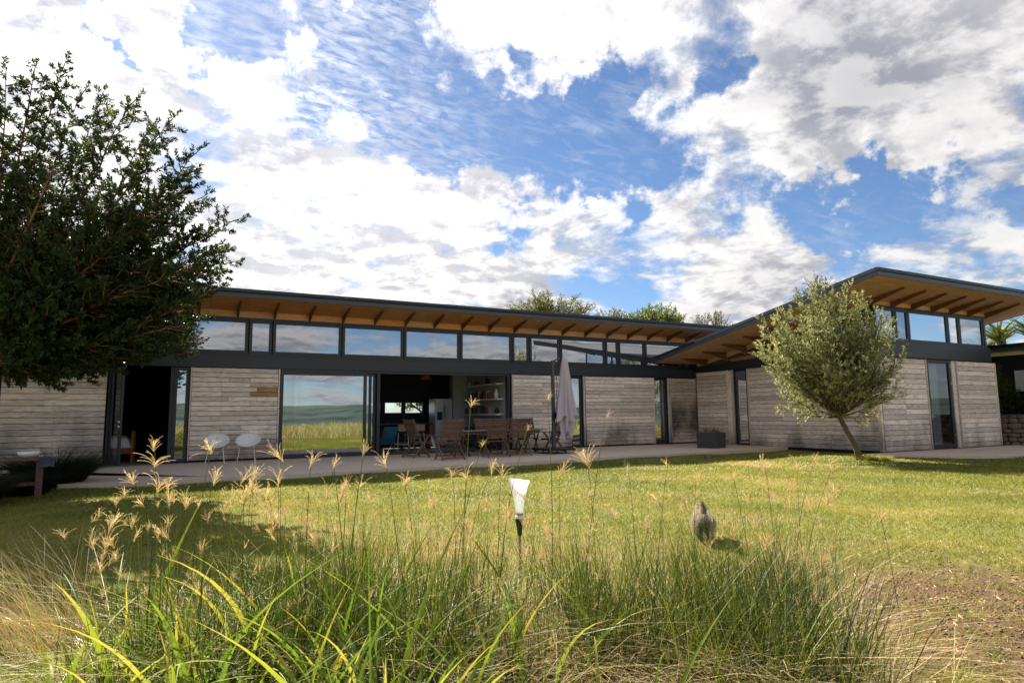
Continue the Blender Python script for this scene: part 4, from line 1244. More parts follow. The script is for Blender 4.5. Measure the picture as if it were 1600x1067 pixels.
# trees beyond the roofs
def far_tree(name, label, x, y, ztop, rx, rz, leaf, nt, llen, lwid, per=9, flat=0.0, group='trees behind the house', cat='tree', tint=0.45):
    r = thing(name, label, cat, group=group)
    fk = np.array((x, y, ztop-rz*2.0))
    T = []
    for k in range(nt):
        d = norm(rng.normal(0, 1, 3)); d[2] = abs(d[2])*0.9-0.15
        p = np.array((x, y, ztop-rz))+d*np.array((rx, rx, rz))*rng.uniform(0.5, 1.0)**0.5
        T.append(p)
    make_tree(r, fk, T, [(x+0.3, y, -0.2), (x+0.1, y, (ztop-2*rz)*0.5), tuple(fk)], [0.3, 0.22, 0.15], M['bark_dark'], leaf, limb_r=0.07, sides=7, side_len=1.2, side_ang=0.8,
              twig_gap=0.22, twig_len=0.45, per=per, llen=llen, lwid=lwid, langle=0.8, t0=0.45, tint_base=tint, upb=0.12, arch=0.1, flat=flat)
    return r
far_tree('acacia_tree', 'open flat-topped thorn tree showing above the middle of the long roof', 19.5, 32.0, 8.3, 2.7, 1.1, M['acacia'], 46, 0.15, 0.05, flat=0.35)
far_tree('leafy_tree', 'bright green tree top above the right part of the long roof', 25.2, 29.3, 7.4, 1.5, 0.9, M['bgleaf'], 30, 0.16, 0.07, per=11, tint=0.6)
far_tree('leafy_tree', 'small thin tree top between the thorn tree and the bright green one', 22.9, 30.4, 7.1, 0.9, 0.6, M['acacia'], 14, 0.14, 0.05)
far_tree('leafy_tree', 'dark twiggy tree top just above the wing roof behind the small round tree', 31.6, 23.2, 8.75, 1.2, 1.3, M['acacia'], 16, 0.14, 0.05, tint=0.2)
far_tree('leafy_tree', 'sparse tree top where the long roof meets the wing roof', 29.0, 28.4, 7.0, 1.0, 0.6, M['acacia'], 9, 0.13, 0.05)
far_tree('garden_tree', 'bushy tree seen through the kitchen back windows', 12.5, 32.0, 4.6, 3.0, 2.0, M['bgleaf'], 34, 0.18, 0.07, tint=0.5)
for (fx, fy, lab) in ((3.0, -7.5, 'broad bush behind the photographer, mirrored in the left glass'), (34.0, -6.0, 'dark tree mirrored in the wing clerestory'), (27.0, -9.0, 'bushy tree mirrored beside the dark one in the wing clerestory')):
    far_tree('garden_tree', lab, fx, fy, 1.0 if fx < 10 else 6.0, 1.6 if fx < 10 else 2.6, 0.5 if fx < 10 else 1.8, M['olive'], 14 if fx < 10 else 30, 0.16, 0.06, group='trees on the far side of the lawn')

# tree aloes behind the outbuilding
def aloe(x, y, z, r, lab):
    t_ = thing('tree_aloe', lab, 'tree aloe', group='tree aloes behind the outbuilding')
    B().tube([(x+0.2, y, -0.1), (x, y+0.1, z*0.5), (x, y, z)], [0.2, 0.16, 0.13], 8).build('trunk', M['bark_dark'], t_, smooth=True)
    mb = Mesher()
    n = 90
    az = rng.uniform(0, 2*PI, n)
    ln = r*rng.uniform(0.8, 1.15, n)
    el = rng.uniform(0.0, 1.0, n)
    b0 = np.tile(np.array([[x, y, z]]), (n, 1))+rng.normal(0, 0.05, (n, 3))
    v, f, tt = blades(b0, az, ln*(0.25+0.8*el), (1.0-el)*1.6+0.25, 0.55*np.ones(n), np.full(n, 0.13), 6, rng.uniform(0, 1, n), droop=(0.42-0.2*el), wprof=[1, 0.95, 0.8, 0.6, 0.35, 0.05])
    mb.add(v, f, tt)
    mb.link('crown', M['aloe'], t_)
aloe(34.0, 15.5, 4.35, 1.45, 'tree aloe head just right of the wing clerestory')
aloe(34.0, 14.2, 4.45, 1.45, 'tree aloe head at the right edge of the picture')
aloe(35.5, 17.0, 4.0, 1.4, 'lower tree aloe head partly behind the wing corner')

def bush(name, label, c, s, n, mat, llen=0.07, lwid=0.02, tint=0.4, cat='bush', group=None):
    r = thing(name, label, cat, group=group)
    d = norm(rng.normal(0, 1, (n, 3))); d[:, 2] = np.abs(d[:, 2])
    rr_ = rng.uniform(0.3, 1, (n, 1))**0.5
    lump = 1+0.18*np.sin(d[:, :1]*5+c[0])*np.cos(d[:, 1:2]*4)
    P = np.array(c)+d*rr_*lump*np.array(s)
    D = norm(d+rng.normal(0, 0.5, d.shape)+np.array((0, 0, 0.5)))
    v, f, tt = leaves_on(P, D, np.full(n, 0.2), 10, llen, lwid, 0.7, rng.normal(tint, 0.15, n).clip(0, 1))
    link('foliage', np_mesh('foliage', v, f, tt), mat, r)
    st = B()
    for k in range(10):
        a = random.uniform(0, 6.28)
        st.tube([(c[0], c[1], c[2]-0.05), (c[0]+math.cos(a)*s[0]*0.5, c[1]+math.sin(a)*s[1]*0.5, c[2]+s[2]*0.6)], [0.02, 0.006], 4)
    st.build('stems', M['bark_dark'], r)
    return r
bush('creeper', 'dark creeper climbing the outbuilding wall beside its window', (28.0, 11.2, -0.1), (0.5, 0.9, 3.3), 2200, M['bush'], tint=0.5, cat='creeper')
bush('shrub', 'bright green feathery shrub between the wing corner and the outbuilding', (27.6, 12.75, 0.9), (0.35, 0.45, 1.75), 700, M['bgleaf'], 0.10, 0.02, 0.6, 'shrub')
bush('shrub', 'dark shrub behind the stone wall below the outbuilding window', (27.5, 12.4, -0.1), (0.5, 1.3, 1.9), 1500, M['bush'], tint=0.45, cat='shrub')

# left corner: bench, bowl, tufts
bn = thing('bench', 'dark rustic wooden bench with pale end post, in the shade at far left', 'bench', (-2.55, 13.35, -0.1), math.radians(8))
for k in range(4): B().box(-1.4, 0.75, -0.24+k*0.125, -0.125+k*0.125, 0.62, 0.66).build('bench_board', M['teak'], bn, bevel=0.006)
for xx in (-1.2, 0.55): B().box(xx, xx+0.10, -0.20, -0.12, 0.0, 0.618).box(xx, xx+0.10, 0.12, 0.20, 0.0, 0.618).build('leg', M['teak'], bn, bevel=0.006)
B().box(-1.1, 0.55, -0.02, 0.02, 0.2, 0.26).build('stretcher', M['teak'], bn)
bo = B().lathe([(0, 0), (0.07, 0), (0.14, 0.05), (0.165, 0.10), (0.155, 0.10), (0.13, 0.06), (0.06, 0.015), (0, 0.015)], 24).build('bowl', M['whitepaint'], None, smooth=True, loc=(-2.12, 13.42, 0.563))
tag(bo, 'white bowl standing on the dark bench at far left', 'bowl')
cl = B()
for i in range(9):
    for j in range(9):
        u, v_ = i/8, j/8
        cl.v.append((0.22*u-0.11, -0.20*v_+0.02+0.02*math.sin(u*9), -0.15*v_**1.5+0.012*math.sin(u*14+v_*4)+0.01))
for i in range(8):
    for j in range(8): cl.f.append((i*9+j, (i+1)*9+j, (i+1)*9+j+1, i*9+j+1))
o = cl.build('cloth', simple('grey_blue_cloth', (0.04, 0.05, 0.065), 0.9, 0.5, 14), None, smooth=True, loc=(-1.82, 13.22, 0.567))
tag(o, 'grey-blue cloth hanging over the bench edge beside the bowl', 'cloth')
def tuft(name, label, c, rad, n, hmin, hmax, mat, tl, th, cat='bush', wd=0.012, group=None):
    r = thing(name, label, cat, group=group)
    a = rng.uniform(0, 2*PI, n); q = rng.uniform(0, 1, n)**0.6*rad
    bs = np.stack([c[0]+np.cos(a)*q*0.5, c[1]+np.sin(a)*q*0.5, np.full(n, c[2])], -1)
    h = rng.uniform(hmin, hmax, n)
    v, f, tt = blades(bs, a+rng.normal(0, 0.4, n), h, 0.15+q/rad*0.5, rng.uniform(0.2, 0.7, n), np.full(n, wd), 5, rng.uniform(tl, th, n), droop=rng.uniform(0.1, 0.45, n))
    link('foliage', np_mesh('foliage', v, f, tt), mat, r)
    return r
tuft('shrub', 'dark rounded grassy shrub on the patio corner, right of the bench', (-1.95, 15.1, -0.1), 0.8, 2600, 0.5, 0.95, M['bush'], 0.2, 0.9, 'shrub')
tuft('shrub', 'black-green shrub in front of the bench at the far left edge', (-2.75, 12.6, -0.1), 0.8, 2000, 0.35, 0.7, M['bush'], 0.0, 0.6, 'shrub')
tuft('shrub', 'dark low plant under the bench, left of its pale post', (-2.2, 13.9, -0.1), 0.6, 1000, 0.35, 0.6, M['bush'], 0.0, 0.6, 'shrub')
# plant in the planter is a part of it
n = 160
a = rng.uniform(0, 2*PI, n)
v, f, tt = blades(np.stack([rng.uniform(-.3, .3, n), rng.uniform(-.28, .28, n), np.full(n, 0.52)], -1), a, rng.uniform(0.08, 0.30, n), rng.uniform(0.2, 0.9, n), rng.uniform(0.2, 0.9, n), np.full(n, 0.022), 4, rng.uniform(0.1, 1, n), droop=rng.uniform(0.1, 0.9, n))
link('plant', np_mesh('plant', v, f, tt), M['tall'], pt)
tuft('grass_tuft', 'low grass tuft at the foot of the small round tree', (16.45, 10.7, -0.1), 0.75, 1500, 0.08, 0.22, M['tall'], 0.35, 0.7, 'grass tuft')

# ------------------------------------------------------------------ lawn
def fbm(x, y, s=1.0, seed=0):
    r_ = np.random.default_rng(seed)
    out = np.zeros_like(x)
    for k in range(7):
        a = r_.uniform(0, 6.28); fq = s*(0.7+0.55*k); ph = r_.uniform(0, 6.28)
        b_ = r_.uniform(0, 6.28); ph2 = r_.uniform(0, 6.28)
        out += np.sin((x*math.cos(a)+y*math.sin(a))*fq+ph+1.5*np.sin((x*math.cos(b_)+y*math.sin(b_))*fq*0.6+ph2))/(1+0.35*k)
    return out/3.6


def vp(d, s):      # place on the ground at distance d ahead of the camera and s metres to the right
    return d*math.cos(AZ)+s*math.sin(AZ), d*math.sin(AZ)-s*math.cos(AZ)


def lawn():
    Vs = Mesher()
    for (d0, d1, dens, hh, ww) in ((2.2, 4.2, 8500, 0.026, 0.0040), (4.2, 6.5, 5600, 0.026, 0.0052), (6.5, 10.0, 3200, 0.028, 0.0075), (10.0, 15.0, 1500, 0.032, 0.012), (15.0, 21.0, 520, 0.036, 0.02)):
        smax = lambda d: 0.92*d+3.0
        area = (d1-d0)*2*smax((d0+d1)/2)
        n = int(area*dens)
        d = rng.uniform(d0, d1, n); s = rng.uniform(-1, 1, n)*smax(d1)
        ok = np.abs(s) < smax(d)
        d, s = d[ok], s[ok]
        x = d*math.cos(AZ)+s*math.sin(AZ); y = d*math.sin(AZ)-s*math.cos(AZ)
        lim = np.interp(x, [p[0] for p in DK], [p[1] for p in DK])
        ok = (y < lim-0.01) | (x < -2.0)
        ok &= ~((x > 17.85) & (y > np.interp(x, [17.85, 20.0, 30], [11.05, 9.25, 9.25])))
        ok &= ~((x > 18.8) & (y > 9.3))
        ok &= ~((x < -2.0) & (y > 18.5))
        ds = np.sqrt((x-4.75)**2+(y-2.2)**2)+0.9*fbm(x, y, 2.2, 3)+0.7*fbm(x, y, 6.0, 4)
        soil = np.clip((2.1-ds)/1.0, 0, 1)
        ok &= rng.uniform(0, 1, len(x)) > soil*0.86
        patch = fbm(x, y, 0.9, 5)
        small = fbm(x, y, 4.5, 8)
        ok &= rng.uniform(0, 1, len(x)) > np.clip(patch*0.55+small*0.5-0.10, 0, 0.85)
        x, y, patch, small, soil = x[ok], y[ok], patch[ok], small[ok], soil[ok]
        n = len(x)
        z = ground_z(x, y)
        tint = (0.35+0.34*patch+0.18*small+0.16*soil+rng.normal(0, 0.13, n)+np.clip((5.5-np.hypot(x, y))*0.04, 0, 0.2)).clip(0, 1)
        h = hh*rng.uniform(0.6, 1.4, n)*(1+0.25*small)
        az = rng.uniform(0, 2*PI, n)
        w = np.full(n, ww)*rng.uniform(0.7, 1.3, n)
        le = rng.uniform(0.2, 1.8, n)
        dx, dy = np.cos(az), np.sin(az)
        rot_ = az+rng.uniform(-1.2, 1.2, n)+PI/2
        sx, sy = np.cos(rot_)*w/2, np.sin(rot_)*w/2
        b0 = np.stack([x-sx, y-sy, z-0.004], -1); b1 = np.stack([x+sx, y+sy, z-0.004], -1)
        tp = np.stack([x+dx*h*le, y+dy*h*le, z+h], -1)
        v = np.stack([b0, b1, tp], 1).reshape(-1, 3)
        Vs.add(v, np.arange(len(v)).reshape(-1, 3), np.repeat(tint, 3))
    o = Vs.link('lawn_grass', M['lawn'])
    tag(o, 'short sunlit lawn grass between the tall grass and the patio', 'grass', kind='stuff')
lawn()

# straw litter on the bare soil
n = 3200
d = rng.normal(0, 1, (n, 2))
x = 4.75+d[:, 0]*1.0; y = 2.2+d[:, 1]*1.0
ok = (np.hypot(x-4.75, y-2.2) < 3.0)
x, y = x[ok], y[ok]; n = len(x)
az = rng.uniform(0, 2*PI, n); L = rng.uniform(0.012, 0.055, n)
z = ground_z(x, y)+rng.uniform(0.002, 0.02, n)
dx, dy = np.cos(az)*L, np.sin(az)*L
wx, wy = -np.sin(az)*0.0011, np.cos(az)*0.0011
v = np.stack([np.stack([x-wx, y-wy, z], -1), np.stack([x+wx, y+wy, z], -1), np.stack([x+dx+wx, y+dy+wy, z+rng.uniform(0, 0.02, n)], -1), np.stack([x+dx-wx, y+dy-wy, z+rng.uniform(0, 0.02, n)], -1)], 1).reshape(-1, 3)
o = link('straw', np_mesh('straw', v, np.arange(len(v)).reshape(-1, 4), np.repeat(rng.uniform(0.80, 1.0, n), 4)), M['tall'])
tag(o, 'dry straw litter scattered on the bare soil patch', 'straw', kind='stuff')

n = 2600
cx_ = 4.75+rng.normal(0, 0.9, n); cy_ = 2.2+rng.normal(0, 0.9, n)
r_c = rng.uniform(0.004, 0.016, n)**1.0
oct_v = np.array([(1, 0, 0), (-1, 0, 0), (0, 1, 0), (0, -1, 0), (0, 0, 0.8), (0, 0, -0.8)], dtype=float)
oct_f = np.array([(0, 2, 4), (2, 1, 4), (1, 3, 4), (3, 0, 4), (2, 0, 5), (1, 2, 5), (3, 1, 5), (0, 3, 5)])
v = oct_v[None]*rng.uniform(0.6, 1.4, (n, 6, 3))*r_c[:, None, None]
an_ = rng.uniform(0, 6.28, n)[:, None]
v = np.stack([v[..., 0]*np.cos(an_)-v[..., 1]*np.sin(an_), v[..., 0]*np.sin(an_)+v[..., 1]*np.cos(an_), v[..., 2]], -1)
v += np.stack([cx_, cy_, ground_z(cx_, cy_)+0.002], -1)[:, None, :]
f = oct_f[None]+(np.arange(n)*6)[:, None, None]
o = link('soil_clods', np_mesh('soil_clods', v.reshape(-1, 3), f.reshape(-1, 3)), simple('clod_earth', (0.13, 0.08, 0.05), 0.95, 0.5, 20))
tag(o, 'crumbs and clods of brown earth on the bare patch', 'soil', kind='stuff')
dt = Mesher()
for k in range(420):
    x = 4.75+rng.normal(0, 1.2); y = 2.2+rng.normal(0, 1.1)
    m_ = rng.integers(14, 60); rd = rng.uniform(0.02, 0.09)
    xx = x+rng.normal(0, rd, m_); yy = y+rng.normal(0, rd, m_)
    t0_ = rng.uniform(0.0, 0.55)
    dt.add(*blades(np.stack([xx, yy, ground_z(xx, yy)-0.005], -1), rng.uniform(0, 6.28, m_), rng.uniform(0.015, 0.07, m_), rng.uniform(0, 1.2, m_), rng.uniform(0, 0.8, m_), np.full(m_, 0.0035), 3, rng.uniform(t0_-0.2, t0_+0.2, m_).clip(0, 1), droop=rng.uniform(0, 0.3, m_)))
o = dt.link('patchy_grass', M['lawn']); tag(o, 'sparse green and dry tufts scattered over the bare soil', 'grass', kind='stuff')

# weeds on the bare patch
for k, (d_, s_, lab) in enumerate(((3.55, 1.05, 'green weed tuft on bare soil beside the tall grass'), (3.3, 2.15, 'small green weed tuft near the middle of the bare soil'), (4.1, 1.7, 'green weed tuft at the back of the bare soil'), (3.0, 2.4, 'weed tuft at the lower right of the bare soil'))):
    x, y = vp(d_, s_)
    tuft('weed', lab, (x, y, float(ground_z(x, y))), 0.22, 220, 0.03, 0.10, M['lawn'], 0.1, 0.6, 'weed', 0.006)

# ------------------------------------------------------------------ tall grass in the foreground
def field(n, drange, srange, hr, wr_, tr, K=5, leanr=(0, 0.35), bendr=(0, 0.5), droopr=(0, 0.2), clumps=None, cl_r=0.12, dens=None):
    if clumps is not None:
        ci = rng.integers(0, len(clumps), n)
        c = clumps[ci]
        d = c[:, 0]+rng.normal(0, cl_r, n); s = c[:, 1]+rng.normal(0, cl_r, n)
    else:
        d = rng.uniform(*drange, n); s = rng.uniform(*srange, n)
    x = d*math.cos(AZ)+s*math.sin(AZ); y = d*math.sin(AZ)-s*math.cos(AZ)
    z = ground_z(x, y)-0.01
    return blades(np.stack([x, y, z], -1), rng.uniform(0, 2*PI, n), rng.uniform(*hr, n), rng.uniform(*leanr, n), rng.uniform(*bendr, n), rng.uniform(*wr_, n), K,
                  rng.uniform(*tr, n), droop=rng.uniform(*droopr, n))

cl1 = np.array([(rng.uniform(2.45, 3.55), rng.uniform(-1.9, 1.55)) for _ in range(70)])
cl1 = cl1[(cl1[:, 1]/cl1[:, 0] > -0.60) & (cl1[:, 1]/cl1[:, 0] < 0.46)]
tg_ = Mesher()
for q in range(0, len(cl1), 6):       # clumps differ in colour: green, straw or browned
    c_ = cl1[q:q+6]
    if not len(c_): continue
    lo = rng.uniform(-0.12, 0.22)
    tg_.add(*field(330, 0, 0, (0.28, 0.82), (0.0040, 0.0088), (max(0, lo), lo+0.40), clumps=c_, cl_r=0.09, leanr=(0, 0.24), bendr=(0, 0.32), droopr=(0, 0.2)))
    tg_.add(*field(430, 0, 0, (0.18, 0.74), (0.0032, 0.0062), (0.64, 1.0), clumps=c_, cl_r=0.15, leanr=(0.1, 1.1), bendr=(0.2, 1.4), droopr=(0.1, 0.9)))
    tg_.add(*field(260, 0, 0, (0.6, 1.05), (0.0020, 0.0030), (0.0, 0.5), clumps=c_, cl_r=0.12, leanr=(0, 0.22), bendr=(0, 0.15)))
tg_.add(*field(5000, (2.2, 4.0), (-1.9, 1.4), (0.10, 0.36), (0.004, 0.0085), (0.0, 0.40), leanr=(0, 0.8), bendr=(0.1, 0.8), droopr=(0, 0.5)))
tg_.add(*field(2600, (2.2, 4.0), (-1.9, 1.4), (0.08, 0.34), (0.003, 0.0050), (0.6, 1.0), leanr=(0, 1.0), bendr=(0.1, 1.0), droopr=(0, 0.6)))
cl2 = np.array([(rng.uniform(2.45, 3.1), rng.uniform(0.35, 1.35)) for _ in range(16)])
tg_.add(*field(1700, 0, 0, (0.25, 0.80), (0.0040, 0.0085), (0.0, 0.55), clumps=cl2, cl_r=0.09, leanr=(0, 0.45), bendr=(0, 0.4)))
tg_.add(*field(3000, 0, 0, (0.2, 0.70), (0.003, 0.006), (0.62, 1.0), clumps=cl2, cl_r=0.13, leanr=(0.1, 0.9), bendr=(0.2, 1.2), droopr=(0.2, 0.8)))
o = tg_.link('tall_grass', M['tall'])
tag(o, 'tangled knee-high green and straw grass across the foreground', 'grass', kind='stuff')

# grass on either side of and behind the camera (mirrored in the glass)
fg = Mesher()
n = 16000
x = rng.uniform(3.5, 16, n); y = rng.uniform(-5, 0.1, n)
ok = (y < 0.30*x-2.2)
x, y = x[ok], y[ok]; n = len(x)
fg.add(*blades(np.stack([x, y, np.full(n, -0.12)], -1), rng.uniform(0, 6.28, n), rng.uniform(0.4, 0.95, n), rng.uniform(0, .4, n), rng.uniform(0, .6, n), np.full(n, 0.012), 4, rng.uniform(0.2, 0.9, n), droop=rng.uniform(0, .3, n)))
x = rng.uniform(-9, 60, 26000); y = rng.uniform(-30, -5, 26000); n = 26000
fg.add(*blades(np.stack([x, y, np.full(n, -0.12)], -1), rng.uniform(0, 6.28, n), rng.uniform(0.4, 0.95, n), rng.uniform(0, .4, n), rng.uniform(0, .6, n), np.full(n, 0.035), 3, rng.uniform(0.2, 0.9, n), droop=rng.uniform(0, .3, n)))
o = fg.link('field_grass', M['tall'])
tag(o, 'uncut field grass beyond the lawn, mirrored in the sliding glass', 'grass', kind='stuff')

# broad leaves, each one a thing of its own
lg = 'broad grass leaves in the lower left'
def leaf_geo(az, h, lean, bend, w, droop, t):
    v, f, tt = blades(np.zeros((1, 3)), np.array([az]), np.array([h]), np.array([lean]), np.array([bend]), np.array([w]), 12, np.array([t]), droop=np.array([droop]), wprof=[0.45, 0.9, 1, 1, 0.85, 0.6, 0.3, 0.03])
    v = v.reshape(-1, 2, 3)
    mid = v.mean(1); mid[:, 2] -= w*0.16*np.interp(np.linspace(0, 1, len(mid)), [0, 0.5, 1], [1, 1, 0])
    vv = np.stack([v[:, 0], mid, v[:, 1]], 1).reshape(-1, 3)
    K = len(mid)-1
    ff = []
    for k in range(K):
        a = k*3
        ff += [(a, a+1, a+4, a+3), (a+1, a+2, a+5, a+4)]
    return vv, np.array(ff), np.clip(t+np.linspace(-0.25, 0.3, K+1), 0, 1).repeat(3)
def rnd_leaf():
    return (rng.uniform(0, 6.28), rng.uniform(0.52, 0.98), rng.uniform(0.02, 0.36), rng.uniform(0.05, 0.7), rng.uniform(0.016, 0.030), rng.uniform(0.0, 0.42), rng.uniform(0.1, 0.95))
ORD = ['first', 'second', 'third', 'fourth', 'fifth', 'sixth', 'seventh', 'eighth', 'ninth', 'tenth', 'eleventh', 'twelfth', 'thirteenth', 'fourteenth', 'fifteenth', 'sixteenth', 'seventeenth', 'eighteenth', 'nineteenth', 'twentieth', 'twenty-first', 'twenty-second', 'twenty-third', 'twenty-fourth']
spots = []
for k in range(72):
    d_ = rng.uniform(2.15, 3.0)
    spots.append((d_, rng.uniform(-0.70, -0.20)*d_, rnd_leaf()))
for k in range(8):
    d_ = rng.uniform(1.9, 2.4)
    spots.append((d_, rng.uniform(-0.22, 0.05)*d_, rnd_leaf()))
spots.sort(key=lambda q: q[1]/q[0])
cnt = {}
for (d_, s_, L_) in spots:
    x, y = vp(d_, s_)
    vv, ff, tt = leaf_geo(*L_)
    o = link('grass_leaf', np_mesh('grass_leaf', vv, ff, tt, smooth=True), M['broad'], None, (x, y, float(ground_z(x, y))-0.01))
    kind_ = ('yellowing' if L_[6] > 0.75 else 'dark green' if L_[6] < 0.35 else 'bright green')+(' drooping' if L_[5] > 0.35 else ' upright' if L_[2] < 0.25 else ' leaning')
    cnt[kind_] = cnt.get(kind_, 0)+1
    tag(o, f'{kind_} broad grass leaf, {ORD[cnt[kind_]-1]} of its sort from the left edge', 'grass leaf', lg)
bl = Mesher()
for k in range(430):
    d_ = rng.uniform(2.1, 3.3); s_ = rng.uniform(-0.66, -0.10)*d_ if k < 380 else rng.uniform(-0.12, 0.2)*d_
    x, y = vp(d_, s_)
    L_ = list(rnd_leaf()); L_[1] *= 0.85; L_[4] *= 0.7
    vv, ff, tt = leaf_geo(*L_)
    bl.add(vv+np.array([x, y, float(ground_z(x, y))-0.01]), ff, tt)
o = bl.link('leafy_grass', M['broad'])
tag(o, 'thicket of shorter green grass leaves at the lower left', 'grass', kind='stuff')

# seed-headed stalks: each one is a thing (stem + seed head)
def head_mesh(nray, L, spread, seed, droopy=0.3):
    r_ = random.Random(seed)
    vs, fs, tt = [], [], []
    def quad(a, b, c, d, t):
        n_ = len(vs); vs.extend([a, b, c, d]); fs.append((n_, n_+1, n_+2, n_+3)); tt.extend([t]*4)
    for k in range(nray):
        az = k*2.4+r_.uniform(-.4, .4); sp = spread*(0.1+1.0*k/nray)*r_.uniform(0.8, 1.2); ln = L*r_.uniform(0.6, 1.1)
        st = Vector((0, 0, r_.uniform(-0.02, 0.015)))
        p = st.copy()
        d = Vector((math.cos(az)*math.sin(sp*0.5), math.sin(az)*math.sin(sp*0.5), math.cos(sp*0.5)))
        seg = 9
        side = d.cross(Vector((0, 0, 1)))
        if side.length < 0.01: side = Vector((1, 0, 0))
        side.normalize()
        for s_ in range(seg):
            d2 = (d+Vector((math.cos(az), math.sin(az), -0.5))*(0.10*droopy*s_/3)+Vector((r_.gauss(0, .05), r_.gauss(0, .05), r_.gauss(0, .05)))).normalized()
            q = p+d2*(ln/seg)
            w = 0.0008
            nrm = d2.cross(side).normalized()
            t = r_.uniform(0.2, 1)
            quad(p-side*w, p+side*w, q+side*w, q-side*w, t)
            quad(p-nrm*w, p+nrm*w, q+nrm*w, q-nrm*w, t)
            for sgn in (-1, 1, -1, 1):      # spikelets
                m0 = p.lerp(q, r_.random())
                o_ = (d2*0.8+side*sgn*0.55+nrm*r_.uniform(-0.6, 0.6)).normalized()
                l_ = 0.008*r_.uniform(0.7, 1.3); ws = 0.0010
                c_ = o_.cross(nrm).normalized()
                quad(m0, m0+o_*l_*0.5+c_*ws, m0+o_*l_, m0+o_*l_*0.5-c_*ws, r_.uniform(0, 1))
            p, d = q, d2
    me = np_mesh('seed_head', np.array([tuple(v) for v in vs]), np.array(fs), np.array(tt))
    me.materials.append(M['seed'])
    return me
def stem_mesh(lx, seed, w0=0.0028):
    b = B()
    r_ = random.Random(seed)
    ph = r_.uniform(0, 6.28)
    pts = [(lx*t*t+0.008*math.sin(t*4+ph), 0.006*math.sin(t*5+ph), t) for t in [k/7 for k in range(8)]]
    b.tube(pts, [w0*(1-0.55*k/7) for k in range(8)], 4)
    me = b.mesh('stem')
    tt = np.zeros(len(me.vertices)); 
    a_ = me.attributes.new('tint', 'FLOAT', 'POINT')
    a_.data.foreach_set('value', np.array([min(1, max(0, 0.1+0.55*v.co.z**2)) for v in me.vertices], dtype=np.float32))
    me.materials.append(M['stem'])
    return me
heads = [head_mesh(13, 0.14, 1.3, 1, 0.5), head_mesh(17, 0.13, 1.1, 2, 0.3), head_mesh(9, 0.12, 1.5, 3, 0.9), head_mesh(20, 0.15, 1.3, 4, 0.5), head_mesh(12, 0.10, 1.2, 5, 0.4), head_mesh(14, 0.14, 1.8, 6, 1.0)]
small_heads = [head_mesh(5, 0.09, 0.7, 11, 0.5), head_mesh(6, 0.10, 1.0, 12, 0.8), head_mesh(4, 0.07, 0.9, 13, 0.6)]
leansz = [0.0, 0.05, 0.12, 0.2]
stems = [stem_mesh(l, i) for i, l in enumerate(leansz)]
def stalk(px, py, depth, big=True, scale=1.0, label='tall stalk with a pale feathery seed head in the foreground grass', group='seed-headed grass stalks in the foreground', hi=None):
    P = at(px, py, depth)
    i = random.randrange(4)
    H = P[2]+0.11
    az = random.uniform(0, 6.28)
    ox, oy = math.cos(az)*leansz[i]*H, math.sin(az)*leansz[i]*H
    x, y = P[0]-ox, P[1]-oy
    t_ = thing('grass_stalk', label, 'grass stalk', (x, y, -0.11), az, group)
    s_ = link('stem', stems[i], None, t_); s_.scale = (H, 1.0, H)
    if i == 0 and H < 0: return
    h_ = link('seed_head', heads[hi] if hi is not None else random.choice(heads if big else small_heads), None, t_, (leansz[i]*H, 0.0, H-0.005), (random.gauss(0, 0.30), leansz[i]*1.6+random.gauss(0, 0.28), random.uniform(0, 6.28)))
    h_.scale = (scale*random.uniform(0.6, 1.1), scale*random.uniform(0.6, 1.1), scale*random.uniform(0.8, 1.15))
    return t_
BIG = [(208, 752), (242, 726), (194, 774), (246, 765), (261, 764), (225, 789), (172, 825), (100, 839), (335, 752), (378, 752), (395, 753), (435, 757), (440, 717), (485, 726), (383, 782), (394, 769),
       (418, 779), (265, 789), (330, 705), (522, 727), (567, 710), (603, 726), (631, 757), (562, 762), (541, 765), (706, 743), (730, 748), (748, 752), (768, 738), (785, 745), (875, 741), (919, 727), (980, 738),
       (1043, 726), (1195, 739), (1246, 732), (1272, 726), (1300, 736), (1146, 745), (1090, 749), (1375, 812), (857, 625), (736, 634), (825, 670), (754, 696), (948, 650), (240, 700), (290, 790), (350, 800)]
MARKS = [(0, 'bench'), (160, 'open left doorway'), (290, 'white tub chairs'), (436, 'big sliding glass'), (592, 'open kitchen doorway'), (700, 'patio chairs'), (796, 'parasol'), (908, 'middle plank panel'),
         (1020, 'inner corner planks'), (1110, 'planter side of the wing'), (1200, 'small round tree'), (1400, 'wing door')]
counts = {}
for (px, py) in sorted(BIG):
    mk = [m_ for x_, m_ in MARKS if x_ <= px][-1]
    ht = 'tallest' if py < 700 else 'tall' if py < 745 else 'mid-height' if py < 775 else 'short'
    key = (mk, ht)
    counts[key] = counts.get(key, 0)+1
    lab = f'{ht} seed-headed grass stalk before the {mk}, {ORD[counts[key]-1]} such from the left'
    far_ = px > 850 or 690 < px < 800
    small_ = (px > 850 and py > 700)
    stalk(px, py, rng.uniform(2.5, 3.2) if not far_ else rng.uniform(3.2, 4.2), True, rng.uniform(0.5, 0.95) * (1.25 if (px, py) in ((172, 825), (631, 757), (378, 752)) else 0.6 if py < 700 else 1.0), label=lab)
